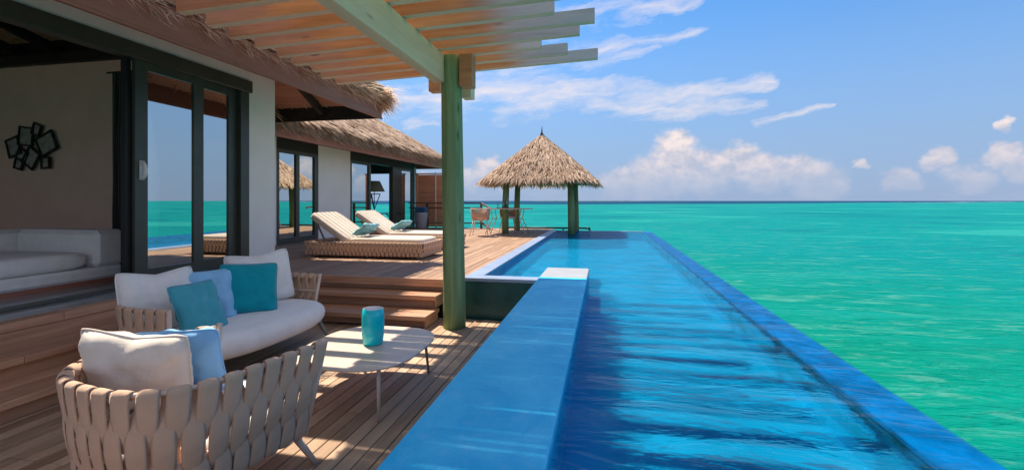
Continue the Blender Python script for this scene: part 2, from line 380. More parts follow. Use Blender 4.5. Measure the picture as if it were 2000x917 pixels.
def pool_water():
    m = bpy.data.materials.new('pool_water'); m.use_nodes = True; nt = m.node_tree; g = G(nt); nt.nodes.remove(nt.nodes['Principled BSDF'])
    co = g.coord('Object')
    w1 = g.noise(g.scale(co, (1.5, 3.8, 1)), 1.0, 4, 0.55, 0.5); w2 = g.noise(g.scale(co, (8, 20, 1)), 1.0, 3, 0.6)
    w3 = g.noise(g.scale(co, (0.5, 1.6, 1)), 1.0, 2, 0.5, 0.5)
    h = g.m('ADD', g.m('ADD', w1, g.m('MULTIPLY', w2, 0.12)), g.m('MULTIPLY', w3, 1.2))
    nrm = g.bump(h, 0.8, 0.075)
    fr = g.n.new('ShaderNodeFresnel'); fr.inputs[0].default_value = 1.33; g.put(fr.inputs['Normal'], nrm)
    tr = g.n.new('ShaderNodeBsdfTransparent'); tr.inputs[0].default_value = (0.62, 0.90, 0.97, 1)
    rf = g.n.new('ShaderNodeBsdfRefraction'); rf.inputs[0].default_value = (0.62, 0.90, 0.97, 1); rf.inputs['IOR'].default_value = 1.33
    rf.inputs['Roughness'].default_value = 0.0; g.put(rf.inputs['Normal'], nrm)
    gl = g.n.new('ShaderNodeBsdfGlossy'); gl.inputs['Roughness'].default_value = 0.03; g.put(gl.inputs['Normal'], nrm)
    m1 = g.n.new('ShaderNodeMixShader'); m1.inputs[0].default_value = 0.58; g.l.new(tr.outputs[0], m1.inputs[1]); g.l.new(rf.outputs[0], m1.inputs[2])
    mx = g.n.new('ShaderNodeMixShader'); g.put(mx.inputs[0], g.m('MULTIPLY', g.m('MINIMUM', fr.outputs[0], 0.6), 0.3))
    g.l.new(m1.outputs[0], mx.inputs[1]); g.l.new(gl.outputs[0], mx.inputs[2]); g.l.new(mx.outputs[0], g.n['Material Output'].inputs[0])
    return m
M['pool_water'] = pool_water()

def sea_mat():
    m, g, b = pmat('lagoon_water', 0.12, 0.5)
    b.inputs['IOR'].default_value = 1.33
    co = g.coord('Object'); x, y, z = g.sep(co)
    # lagoon bed: sand and weed patches, painted ripple streaks, deep water beyond the reef
    n1 = g.noise(g.scale(co, (0.10, 0.22, 1)), 1.0, 5, 0.6, 0.5)
    n2 = g.noise(g.scale(co, (0.55, 1.9, 1)), 1.0, 5, 0.65, 1.0)
    n3 = g.noise(g.scale(co, (0.012, 0.02, 1)), 1.0, 4, 0.6)
    r = g.m('POWER', g.m('ADD', g.m('POWER', x, 2.0), g.m('POWER', y, 2.0)), 0.5)
    near = g.mix(g.rng(n1, 0.35, 0.65), (0.0, 0.18, 0.115), (0.0, 0.215, 0.165))
    mid = g.mix(g.rng(n3, 0.35, 0.65), (0.0, 0.175, 0.18), (0.0, 0.205, 0.19))
    col = g.mix(g.rng(r, 6.0, 32.0, 0, 1, True), near, mid)
    patch = g.m('MULTIPLY', g.rng(n2, 0.52, 0.70, 0, 1, True), g.rng(r, 10.0, 110.0, 0.55, 0.25))
    col = g.mix(patch, col, (0.10, 0.30, 0.24))
    n5 = g.noise(g.scale(co, (0.035, 0.07, 1)), 1.0, 4, 0.6, 0.8)
    col = g.mix(g.rng(n5, 0.52, 0.64, 0, 0.75, True), col, (0.02, 0.27, 0.235))
    col = g.mix(g.rng(n5, 0.46, 0.34, 0, 0.6, True), col, (0.0, 0.125, 0.155))
    dk = g.m('MULTIPLY', g.rng(n2, 0.42, 0.28, 0, 1, True), g.rng(r, 10.0, 120.0, 0.5, 0.2))  # darker streaks painted in as ripple shade
    col = g.mix(dk, col, (0.0, 0.12, 0.105))
    n4 = g.noise(g.scale(co, (1.6, 6.5, 1)), 1.0, 4, 0.6, 1.2)  # fine light and dark streaks paint ripple shading into the colour
    col = g.mix(g.m('MULTIPLY', g.rng(n4, 0.56, 0.74, 0, 1, True), g.rng(r, 6.0, 60.0, 0.35, 0.1)), col, (0.12, 0.32, 0.27))
    col = g.mix(g.m('MULTIPLY', g.rng(n4, 0.45, 0.30, 0, 1, True), g.rng(r, 6.0, 60.0, 0.45, 0.1)), col, (0.0, 0.13, 0.10))
    edge = g.m('ADD', g.m('ADD', 330.0, g.m('MAXIMUM', x, 0.0)), g.m('MULTIPLY', g.m('SUBTRACT', g.noise(g.scale(co, (0.004, 0.004, 1)), 1.0, 4, 0.6), 0.5), 260.0))
    deep = g.rng(g.m('SUBTRACT', y, edge), -20.0, 60.0, 0, 1, True)
    col = g.mix(deep, col, (0.004, 0.05, 0.11))
    surf = g.m('MULTIPLY', g.m('MULTIPLY', g.rng(g.m('ABSOLUTE', g.m('SUBTRACT', g.m('SUBTRACT', y, edge), 40.0)), 45.0, 5.0, 0, 1), g.rng(g.noise(g.scale(co, (0.02, 0.01, 1)), 1.0, 4, 0.7), 0.5, 0.6)), g.rng(x, 300.0, 500.0))
    col = g.mix(surf, col, (0.7, 0.75, 0.75))
    g.put(b.inputs['Base Color'], col)
    wv = g.m('ADD', g.noise(g.scale(co, (0.5, 1.7, 1)), 1.0, 5, 0.62, 0.7), g.m('MULTIPLY', g.noise(g.scale(co, (3.0, 7.0, 1)), 1.0, 4, 0.6), 0.22))
    nr = g.bump(wv, 0.9, 0.25)
    df = g.n.new('ShaderNodeBsdfDiffuse'); g.put(df.inputs[0], col); g.put(df.inputs['Normal'], nr)
    gl = g.n.new('ShaderNodeBsdfGlossy'); gl.inputs['Roughness'].default_value = 0.16; g.put(gl.inputs['Normal'], nr)
    fr = g.n.new('ShaderNodeFresnel'); fr.inputs[0].default_value = 1.33; g.put(fr.inputs['Normal'], nr)
    mx = g.n.new('ShaderNodeMixShader'); g.put(mx.inputs[0], g.m('MULTIPLY', g.m('MINIMUM', fr.outputs[0], 0.5), 0.18))
    g.l.new(df.outputs[0], mx.inputs[1]); g.l.new(gl.outputs[0], mx.inputs[2]); g.l.new(mx.outputs[0], g.n['Material Output'].inputs[0])
    return m
M['sea'] = sea_mat()

# ================================================================== SETTING
SEA_Z = -1.25; U = 0.47
o = MB().add([(-30000, -30000, 0), (30000, -30000, 0), (30000, 30000, 0), (-30000, 30000, 0)], [(0, 1, 2, 3)]).build('sea', M['sea'], loc=(0, 0, SEA_Z)); structure(o)
# low island on the horizon
mb = MB(); n = 60
top = [(-430+i*11.0, 2600, SEA_Z + (3.2+2.4*mnoise.noise(Vector((i*.37, 0, 3)))) * min(1, i/6, (n-i)/6)) for i in range(n+1)]
rings = []
for dy, k in ((-60, 0.0), (-20, 0.8), (10, 1.0), (60, 0.0)):
    rings.append([(p[0], p[1]+dy, SEA_Z - 0.3 + (p[2]-SEA_Z)*k) for p in top])
vs = [p for r in rings for p in r]; m_ = n+1
mb.add(vs, [(i*m_+k, i*m_+k+1, (i+1)*m_+k+1, (i+1)*m_+k) for i in range(3) for k in range(n)])
structure(mb.build('island', M['island'], smooth=True))

# lower deck; its unseen run behind the camera added for warm bounce
ld = structure(mbox('lower_deck', M['darkwood'], None, -4.75, -0.76, -9.0, 5.45, -0.16, -0.036))
W = 0.098; x = -0.765
while x > -4.3:
    cuts = [-9.0] + sorted(random.sample([0.4, 1.2, 2.0, 2.9, 3.7, 4.4], 2)) + [4.96 if x < -1.95 else 5.45]
    for a, b_ in zip(cuts[:-1], cuts[1:]):
        dz = random.uniform(-.0015, .0015)
        mbox('plank', M['deck'], ld, x-W+0.007, x, a+0.002, b_-0.002, -0.035+dz, dz, c=0.003)
    x -= W
# upper deck
ud = structure(mbox('upper_deck', M['darkwood'], None, -9.5, -1.72, 5.60, 16.0, -0.2, U-0.04))
W = 0.12; x = -1.735
while x > -7.4:
    cuts = [5.50] + sorted(random.sample([6.6, 7.6, 8.7, 9.8, 10.7, 11.6, 12.6, 13.7], 3)) + [16.0]
    if x < -4.75: cuts[0] = 5.55
    for a, b_ in zip(cuts[:-1], cuts[1:]):
        if x < -5.4 and b_ < 6.6: continue
        dz = random.uniform(-.0015, .0015)
        mbox('plank', M['deck_up'], ud, x-W+0.007, x, a+0.002, b_-0.002, U-0.038+dz, U+dz, c=0.003)
    x -= W
mbox('edge_board', M['rail'], ud, -7.4, -1.74, 16.005, 16.045, 0.15, U+0.004, c=0.004)

structure(mbox('bounce_terrace', M['deck_up'], None, -14.0, -4.78, -12.0, -2.75, 0.1, U-0.01))  # unseen terrace added to bounce warm sun into the room
# L-shaped steps
st = thing('deck_steps', 'red-brown timber steps from the lower deck up to the lounger deck', 'steps')
mbox('riser', M['step_x'], st, -4.35, -2.0, 4.99, 5.02, 0.0, 0.105, c=0.002)
mbox('tread', M['step_x'], st, -4.2, -1.955, 4.85, 5.30, 0.107, 0.158, c=0.004)
mbox('riser', M['step_x'], st, -4.35, -2.03, 5.305, 5.33, 0.0, 0.262, c=0.002)
mbox('tread', M['step_x'], st, -4.6, -1.965, 5.20, 5.56, 0.264, 0.316, c=0.004)
mbox('riser', M['step_x'], st, -4.69, -1.74, 5.565, 5.595, 0.2, U-0.046, c=0.002)
mbox('nosing', M['step_x'], st, -4.69, -1.74, 5.46, 5.495, 0.375, U+0.003, c=0.004)
mbox('side_board', M['step_y'], st, -2.0, -1.975, 4.93, 5.30, 0.0, 0.106, c=0.002)
mbox('side_board', M['step_y'], st, -2.02, -1.99, 5.29, 5.56, 0.16, 0.262, c=0.002)
s2 = thing('house_steps', 'long timber steps running up to the open living room beside the sofa', 'steps')
mbox('riser', M['step_y'], s2, -3.88, -3.85, -1.5, 4.98, 0.0, 0.105, c=0.002)
for a, b_ in ((-1.5, 1.9), (1.904, 4.845)):
    mbox('tread', M['step_y'], s2, -4.03, -3.765, a, b_, 0.107, 0.158, c=0.004)
    mbox('tread', M['step_y'], s2, -4.2, -4.036, a, b_, 0.107, 0.158, c=0.004)
mbox('riser', M['step_y'], s2, -4.24, -4.21, -1.5, 5.19, 0.0, 0.262, c=0.002)
for a, b_ in ((-1.5, 2.6), (2.604, 5.195)):
    mbox('tread', M['step_y'], s2, -4.40, -4.15, a, b_, 0.264, 0.316, c=0.004)
    mbox('tread', M['step_y'], s2, -4.64, -4.406, a, b_, 0.264, 0.316, c=0.004)
mbox('riser', M['step_y'], s2, -4.67, -4.645, -1.5, 5.45, 0.2, 0.40, c=0.002)
for a, b_ in ((-1.5, 3.2), (3.204, 5.455)):
    mbox('nosing', M['step_y'], s2, -4.80, -4.655, a, b_, 0.402, U+0.004, c=0.005)

# ------------------------------------------------------------------ pool
pool = thing('infinity_pool', 'long blue infinity pool between the decks and the turquoise sea', 'pool')
WZ = 0.485; FZ = 0.20
mbox('pool_floor', M['poolfloor'], pool, -1.69, 1.40, 5.655, 15.2, FZ-0.25, FZ)
mbox('pool_floor', M['poolfloor'], pool, -0.70, 1.40, -2.0, 5.654, FZ-0.25, FZ)
mbox('left_wall', M['bench'], pool, -1.70, -1.505, 5.655, 15.0, FZ, 0.44)
mbox('front_wall', M['poolgreen'], pool, -1.70, -0.755, 5.50, 5.65, -0.25, 0.455)
mbox('far_wall', M['bench'], pool, -1.70, 1.20, 15.0, 15.2, FZ, 0.44)
mbox('right_wall', M['poolfloor'], pool, 1.21, 1.40, -2.0, 15.2, FZ, 0.44)
mbox('waterline_band', M['band'], pool, 1.196, 1.2095, -2.0, 15.0, 0.31, 0.44)
mbox('outer_wall', M['bench'], pool, 1.402, 1.43, -2.0, 15.2, -1.6, 0.43)
mbox('coping', M['coping'], pool, -1.72, -1.505, 5.70, 15.02, 0.442, 0.502, c=0.006)
mbox('coping', M['coping'], pool, -1.72, -0.757, 5.485, 5.695, 0.457, 0.503, c=0.006)
mbox('coping', M['coping'], pool, -1.72, 1.20, 15.025, 15.22, 0.442, 0.480, c=0.006)
mbox('overflow_edge', M['overflow'], pool, 1.205, 1.435, -2.0, 15.22, 0.442, 0.480, c=0.01)
# water sheet
mb = MB(); 
mb.add([(-1.503, 5.70, 0), (1.430, 5.70, 0), (1.430, 15.02, 0), (-1.503, 15.02, 0)], [(0, 1, 2, 3)])
mb.add([(-0.198, -2.0, 0), (1.430, -2.0, 0), (1.430, 5.70, 0), (-0.198, 5.70, 0)], [(0, 1, 2, 3)])
structure(mb.build('pool_water', M['pool_water'], loc=(0, 0, WZ)))
bn = thing('pool_bench', 'broad bench wall dividing deck and pool, painted shade-blue with a pale sunlit end', 'bench')
mbox('bench_body', M['bench'], bn, -0.75, -0.20, -2.0, 6.20, FZ+0.002, 0.510)
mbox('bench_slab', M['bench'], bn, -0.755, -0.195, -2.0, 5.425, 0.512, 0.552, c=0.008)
mbox('sunlit_end', M['bench_pale'], bn, -0.755, -0.195, 5.428, 6.205, 0.512, 0.552, c=0.008)  # bench end where the sun falls, coloured as lit
mbox('side_panel', M['bench'], bn, -0.757, -0.751, -2.0, 5.48, -0.03, 0.509)

# ------------------------------------------------------------------ thatch helpers
def blade(mb, p, d, up, L, w, droop=0.0, thick=True):
    """one folded palm strip from p along d"""
    p = Vector(p); d = Vector(d).normalized(); s_ = d.cross(Vector(up))
    if s_.length < 1e-4: s_ = d.cross(Vector((1, 0, 0)))
    s_.normalize(); n_ = s_.cross(d).normalized()
    q = p + d*L + Vector((0, 0, -droop)); mid = p + d*L*0.55 + Vector((0, 0, -droop*0.25))
    o = [p - s_*w*.5, p + n_*w*.25, p + s_*w*.5, mid - s_*w*.5, mid + n_*w*.3, mid + s_*w*.5, q]
    mb.add(o, [(0, 1, 4, 3), (1, 2, 5, 4), (3, 4, 6), (4, 5, 6)])

# ================================================================== MAIN VILLA
v = thing('villa', 'thatched main villa with open living room and dark sliding doors', 'villa')
EX, EY, EZ = -3.9, 7.63, 2.93        # outer corner of the eave fascia
WX = -5.2
mbox('wall', M['wall'], v, WX-0.2, WX, 5.965, 6.53, 0.3, 3.9)
mbox('wall_band', M['wall'], v, WX-0.2, WX-0.003, -2.5, 5.963, 3.235, 3.9)
mbox('end_wall', M['innerwall'], v, -11.5, WX-0.203, 6.31, 6.50, 0.3, 3.99)
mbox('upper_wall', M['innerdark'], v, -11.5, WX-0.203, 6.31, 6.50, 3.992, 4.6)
mbox('back_wall', M['innerwall'], v, -11.7, -11.5, -2.5, 6.5, 0.3, 4.6)
mbox('unseen_near_lintel', M['innerwall'], v, -11.5, WX-0.21, -2.7, -2.5, 3.3, 4.6)  # unseen near side kept open below to let sky light in
mbox('room_floor', M['floor_in'], v, -11.5, -4.803, -2.5, 5.545, 0.2, U+0.001)
mbox('room_floor', M['floor_in'], v, -11.5, WX-0.002, 5.547, 6.3, 0.2, U+0.001)
mbox('header', M['darkframe'], v, WX-0.12, WX+0.03, -2.5, 6.02, 3.06, 3.233, c=0.006)
mbox('door_track', M['darkframe'], v, WX-0.12, WX+0.05, -2.5, 5.96, U+0.002, U+0.02)
mbox('jamb', M['darkframe'], v, WX-0.14, WX+0.02, 5.80, 5.962, U+0.02, 3.058, c=0.004)
def door(y0, y1, xo, handle=False):
    # one sliding leaf: stiles and rails round a reflective pane
    d_ = bpy.data.objects.new('sliding_door', None); C.objects.link(d_); d_.parent = v
    z0, z1 = U+0.022, 3.056; sw = 0.15
    f = MB()
    f.box(xo-.025, xo+.025, y0, y0+sw, z0, z1, c=.004); f.box(xo-.025, xo+.025, y1-sw, y1, z0, z1, c=.004)
    f.box(xo-.022, xo+.022, y0+sw, y1-sw, z0, z0+0.17); f.box(xo-.022, xo+.022, y0+sw, y1-sw, z1-0.10, z1)
    f.build('frame', M['darkframe'], d_)
    mbox('pane', M['glass'], d_, xo-.004, xo+.004, y0+sw-.005, y1-sw+.005, z0+0.165, z1-0.095)
    if handle:
        h = MB(); pts = [(xo+.03+.045*math.sin(a), y0+.075+.001*k, 1.80+.085*math.cos(a)) for k, a in enumerate([math.pi*i/8 for i in range(9)])]
        h.tube(pts, 0.02, 8); h.box(xo+.026, xo+.034, y0+.045, y0+.105, 1.69, 1.91)
        h.build('handle', M['whitemetal'], d_, True)
    return d_
door(4.262, 5.17, WX-.01, True)
door(5.03, 5.80, WX-.075)
mbox('door_edge', M['black'], v, WX-.11, WX-.04, 4.20, 4.258, U+0.022, 3.056)
# eave: fascia boards, soffit and rafters
mbox('fascia', M['fascia'], v, EX-0.045, EX, -2.5, EY, EZ, EZ+0.30, c=0.004)
mbox('fascia_trim', M['fascia'], v, EX-0.03, EX+0.012, -2.5, EY+0.01, EZ-0.022, EZ-0.002)
mbox('fascia', M['darkwood'], v, -9.0, EX-0.047, EY-0.045, EY, EZ-0.01, EZ+0.28)
SL = 0.72   # roof pitch (rise per metre)
for k in range(9):      # far overhang boards, running along x and stepping up the slope
    y0 = EY-0.06-k*0.135; z = EZ+0.20+(EY-y0)*SL*0.72
    b_ = MB(); x0, x1 = -8.6, EX-0.05-(EY-y0)
    b_.add([(x0, y0, z), (x1, y0, z), (x1, y0-0.128, z+0.093), (x0, y0-0.128, z+0.093), (x0, y0, z+0.02), (x1, y0, z+0.02), (x1, y0-0.128, z+0.113), (x0, y0-0.128, z+0.113)],
           [(0, 1, 2, 3), (4, 7, 6, 5), (0, 4, 5, 1), (1, 5, 6, 2), (2, 6, 7, 3), (3, 7, 4, 0)])
    b_.build('soffit_board', M['soffit'], v)
for k in range(9):
    x0 = EX-0.06-k*0.135; z = EZ+0.20+(EX-x0)*SL*0.72
    b_ = MB(); y0, y1 = -2.5, EY-0.05-(EX-x0)
    b_.add([(x0, y0, z), (x0, y1, z), (x0-0.128, y1, z+0.093), (x0-0.128, y0, z+0.093), (x0, y0, z+0.02), (x0, y1, z+0.02), (x0-0.128, y1, z+0.113), (x0-0.128, y0, z+0.113)],
           [(0, 1, 2, 3), (4, 7, 6, 5), (0, 4, 5, 1), (1, 5, 6, 2), (2, 6, 7, 3), (3, 7, 4, 0)])
    b_.build('soffit_board', M['soffit'], v)
for xr in (-5.05, -6.1, -7.2):
    MB().bar((xr, EY-0.06, EZ+0.13), (xr, EY-1.35, EZ+0.13+1.29*SL*0.72), 0.07, 0.12).build('roof_rafter', M['darkwood'], v)
MB().bar((EX-0.08, EY-0.08, EZ+0.12), (EX-1.4, EY-1.4, EZ+0.12+1.32*SL*0.72), 0.08, 0.14).build('roof_rafter', M['darkwood'], v)
# thatch body: hip roof
def hip_roof(parent, x0, x1, y0, y1, z, pitch, mat, lift=0.0, name='roof'):
    h = (x1-x0)/2; xr = (x0+x1)/2; zt = z+pitch*h
    a = [(x0, y0, z), (x1, y0, z), (x1, y1, z), (x0, y1, z)]; t = 0.24
    r = [(xr, y0+h, zt), (xr, y1-h, zt)]
    vs = a + r + [(p[0], p[1], p[2]+t) for p in a] + [(p[0], p[1], p[2]+t) for p in r]
    fs = [(0, 1, 4), (1, 2, 5, 4), (2, 3, 5), (3, 0, 4, 5)]
    fs += [tuple(i+6 for i in f) for f in fs] + [(0, 1, 7, 6), (1, 2, 8, 7), (2, 3, 9, 8), (3, 0, 6, 9)]
    return MB().add(vs, fs).build(name, mat, parent)
rf = hip_roof(v, -13.0, EX+0.06, -3.0, EY+0.08, EZ+0.30, SL, M['thatch_core'])
mbox('ceiling_beam', M['darkwood'], v, -11.4, WX-0.3, 6.20, 6.305, 3.82, 3.98)
for k in range(7):
    MB().bar((-10.9+k*0.85, 6.25, 4.02), (-10.9+k*0.85, -1.0, 5.9), 0.10, 0.14).build('ceiling_rafter', M['innerdark'], v)
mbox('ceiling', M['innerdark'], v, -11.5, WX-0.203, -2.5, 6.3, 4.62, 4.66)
# ragged thatch edge along both eaves
mb = MB()
for k in range(3000):
    y_ = random.uniform(-0.3, EY+0.15); lay = random.random()
    zz = EZ+0.26+lay*0.30; xx = EX-0.05+random.uniform(-0.02, 0.10)+lay*0.03
    d_ = (random.uniform(0.7, 1.0), random.gauss(0.1, 0.45), random.gauss(-.38, .26))
    blade(mb, (xx-0.10, y_, zz), d_, (0, 0, 1), random.uniform(0.15, 0.56 if random.random() < .25 else 0.38), random.uniform(0.008, 0.022), random.uniform(-.02, .07))
for k in range(1700):
    x_ = random.uniform(-7.5, EX+0.2); lay = random.random()
    zz = EZ+0.26+lay*0.28
    blade(mb, (x_, EY-0.12+random.uniform(-0.02, .1), zz), (random.gauss(0.05, .3), random.uniform(.7, 1.0), -random.uniform(.2, .6)), (0, 0, 1), random.uniform(0.18, 0.38), random.uniform(.008, .02), random.uniform(0, .05))
for k in range(260):   # bristling corner
    a = random.uniform(-0.3, 1.9)
    blade(mb, (EX-0.1+random.uniform(0, .15), EY-0.2+random.uniform(0, .25), EZ+0.22+random.random()*.3), (math.cos(a), math.sin(a), random.uniform(-.9, .25)), (0, 0, 1), random.uniform(0.2, 0.52), random.uniform(.006, .014), .02)
stuff(mb.build('thatch_fringe', M['straw'], rf))

# ================================================================== SECOND BUNGALOW
b2 = thing('bungalow', 'second thatched bungalow with white wall and tall dark windows behind the loungers', 'bungalow')
BX = -7.1; FX = -6.2; FZ2 = 2.70
mbox('wall', M['wall'], b2, BX-0.2, BX, 10.49, 11.98, 0.3, 3.0)
mbox('wall', M['wall'], b2, BX-0.2, BX, 6.6, 8.96, 0.3, 3.0)
mbox('corner_post', M['bench_pale'], b2, BX-0.05, BX+0.03, 16.45, 16.62, 0.3, 2.72)
mbox('lintel', M['darkwood'], b2, BX-0.18, BX-0.01, 8.96, 10.488, 2.62, 3.0)
mbox('lintel', M['darkwood'], b2, BX-0.18, BX-0.01, 11.982, 16.44, 2.62, 3.0)
def window(y0, y1, panes, x_=BX-0.06, glassm='glass'):
    w_ = bpy.data.objects.new('window', None); C.objects.link(w_); w_.parent = b2
    f = MB(); z0, z1 = U+0.004, 2.618; sw = 0.12
    f.box(x_-.04, x_+.04, y0, y0+sw, z0, z1); f.box(x_-.04, x_+.04, y1-sw, y1, z0, z1)
    f.box(x_-.035, x_+.035, y0+sw, y1-sw, z0, z0+.13); f.box(x_-.035, x_+.035, y0+sw, y1-sw, z1-.08, z1)
    e = [y0+sw-.05]+[y0+(y1-y0)*(k+1)/panes for k in range(panes-1)]+[y1-sw+.05]
    for q in e[1:-1]: f.box(x_-.037, x_+.037, q-.06, q+.06, z0+.13, z1-.08)
    f.build('frame', M['darkframe'], w_)
    for a, c_ in zip(e[:-1], e[1:]): mbox('pane', M[glassm], w_, x_-.004, x_+.004, a+.05, c_-.05, z0+.12, z1-.07)
window(8.962, 10.488, 2)
window(11.984, 13.21, 1)
window(15.32, 16.44, 1)
mbox('jamb', M['darkframe'], b2, BX-0.14, BX, 14.68, 15.318, U+0.004, 2.618)
# room behind: far wall is glazed, ceiling with pale rafters
mbox('room_floor', M['floor_in'], b2, -11.5, BX-0.01, 8.0, 16.6, 0.2, U-0.002)
mbox('room_wall', M['innerwall'], b2, -11.7, -11.5, 8.0, 16.6, 0.3, 3.0)
mbox('partition', M['innerwall'], b2, -11.5, BX-0.21, 10.9, 11.0, 0.3, 3.0)
mbox('ceiling', M['wall'], b2, -11.5, BX-0.02, 8.0, 16.6, 3.003, 3.04)
for k in range(5): mbox('ceiling_rafter', M['darkwood'], b2, -11.4, BX-0.2, 12.3+k*0.95, 12.4+k*0.95, 2.84, 3.0)
mbox('sill_rail', M['darkframe'], b2, -11.5, BX-0.05, 16.6, 16.68, 0.3, U+0.05)
mbox('head_rail', M['darkframe'], b2, -11.5, BX-0.05, 16.6, 16.68, 2.5, 3.0)
for xx in (-11.4, -9.4): mbox('mullion', M['darkframe'], b2, xx, xx+0.08, 16.61, 16.67, U+0.05, 2.5)
mbox('fascia', M['fascia'], b2, FX-0.04, FX, 6.4, 17.2, FZ2, FZ2+0.22, c=0.003)
mbox('fascia', M['fascia_x'], b2, -15.0, FX-0.042, 17.16, 17.2, FZ2, FZ2+0.22, c=0.003)
mbox('soffit', M['darkwood'], b2, BX+0.002, FX-0.042, 6.6, 17.15, FZ2+0.16, FZ2+0.2)
mbox('soffit', M['darkwood'], b2, -11.5, BX, 16.7, 17.15, FZ2+0.16, FZ2+0.2)
P2 = 0.64
rf2 = hip_roof(b2, -15.2, FX+0.05, 6.4, 17.3, FZ2+0.20, P2, M['thatch_core'])
mb = MB()
def slope_blades(mb, y0, y1, x_e, y_e, z_e, pitch, smax, row=0.115, den=26, far=False):
    s_ = -0.02; nrow = 0
    while s_ < smax:
        n_ = int((y1-y0-s_)*den) if not far else int((9-2*s_)*den*0.5)
        for k in range(max(n_, 0)):
            t = random.random()
            L = random.uniform(0.22, 0.42); w_ = random.uniform(0.03, 0.075); lift = random.uniform(0.0, 0.085)
            jit = random.uniform(-.05, .05); dh = random.gauss(0, .17)
            if not far:
                yy = y0 + t*(y1-y0-s_); xx = x_e - s_ - jit
                blade(mb, (xx, yy, z_e+(x_e-xx)*pitch+lift), (1, dh, -pitch*random.uniform(.72, 1.08)), (0, 0, 1), L, w_, random.uniform(0, .03))
            else:
                xx = x_e - s_ - t*(9-2*s_); yy = y_e - s_ - jit
                blade(mb, (xx, yy, z_e+(y_e-yy)*pitch+lift), (dh, 1, -pitch*random.uniform(.72, 1.08)), (0, 0, 1), L, w_, random.uniform(0, .03))
        s_ += row
slope_blades(mb, 6.6, 17.3, FX+0.03, 17.28, FZ2+0.44, P2, 4.4)
slope_blades(mb, 0, 0, FX+0.03, 17.28, FZ2+0.44, P2, 4.0, 0.15, 22, True)
for k in range(2600):
    yy = random.uniform(6.6, 17.3); lay = random.random()
    blade(mb, (FX-0.02+lay*.04, yy, FZ2+0.2+lay*.26), (1, random.gauss(0, .25), -random.uniform(.5, 1.1)), (0, 0, 1), random.uniform(.12, .30), random.uniform(.015, .035), .02)
for k in range(700):
    xx = random.uniform(-11, FX+.05); lay = random.random()
    blade(mb, (xx, 17.22+lay*.04, FZ2+0.2+lay*.26), (random.gauss(0, .25), 1, -random.uniform(.5, 1.1)), (0, 0, 1), random.uniform(.12, .30), random.uniform(.015, .035), .02)
for k in range(260):   # hip ridge
    t = random.uniform(0, 4.4); a = random.uniform(-.6, 2.2)
    blade(mb, (FX+.02-t, 17.27-t, FZ2+0.49+t*P2), (math.cos(a), math.sin(a), -P2*.8), (0, 0, 1), random.uniform(.2, .36), random.uniform(.02, .04), .02)
stuff(mb.build('thatch', M['thatch'], rf2))

# ================================================================== PERGOLA
pg = thing('pergola', 'timber pergola of pale beams and orange rafters on a round green post', 'pergola')
mb = MB(); rings = []
for k in range(15):
    z = -0.01 + k*(3.11/14); rr = 0.128 - 0.010*k/14
    rings.append([(-1.685 + (rr+0.004*mnoise.noise(Vector((math.cos(a)*2, math.sin(a)*2, z*1.5))))*math.cos(a) - 0.013*z, 5.06 + rr*math.sin(a), z) for a in [2*math.pi*i/20 for i in range(20)]])
mb.rings(rings).build('post', M['greenpost'], pg, True)
mbox('beam', M['beam'], pg, -1.905, -1.775, -1.5, 5.0, 2.79, 3.10, c=0.006)
mbox('cross_block', M['rafter'], pg, -1.60, -1.45, 4.96, 5.12, 2.735, 3.105, c=0.006)
mbox('cross_block', M['rafter'], pg, -2.13, -1.98, 5.38, 5.52, 2.80, 3.09, c=0.006)
mbox('cross_block', M['beam'], pg, -1.70, -1.575, 5.35, 5.52, 2.70, 3.09, c=0.004)
for zz, yy in ((2.86, 4.86), (3.03, 4.86), (2.945, 4.70)): MB().tube([(-1.918, yy, zz), (-1.904, yy, zz)], .016, 6).build('bolt', M['grey_metal'], pg)
def zr(x): return 3.045 + 0.037*(x+3.5)     # underside of the rafters
ends = [-0.075, -0.42, -0.69, -0.25, -0.09, -0.45, -0.15, -0.3, -0.1, -0.4, -0.2, -0.3, -0.1, -0.35, -0.2, -0.3, -0.1, -0.3]
for k, xe in enumerate(ends):
    y_ = 5.72 - 0.30*k + random.uniform(-.012, .012)
    t = 0.040; xl = -3.56 + random.uniform(-.05, .05)
    r = MB(); h = 0.125
    if k == 0: y_ = 5.72
    tw = random.uniform(-.006, .006)
    vs = [(x_, y_+s_*t + (tw if x_ > -2 else -tw), zr(x_)+z_+0.004) for x_ in (xl, xe) for z_ in (0, h) for s_ in (-1, 1)]
    r.add(vs, [(0, 1, 3, 2), (4, 6, 7, 5), (0, 4, 5, 1), (2, 3, 7, 6), (0, 2, 6, 4), (1, 5, 7, 3)])
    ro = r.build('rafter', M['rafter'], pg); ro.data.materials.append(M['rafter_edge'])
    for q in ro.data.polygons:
        if q.normal.z < -.9: q.material_index = 1
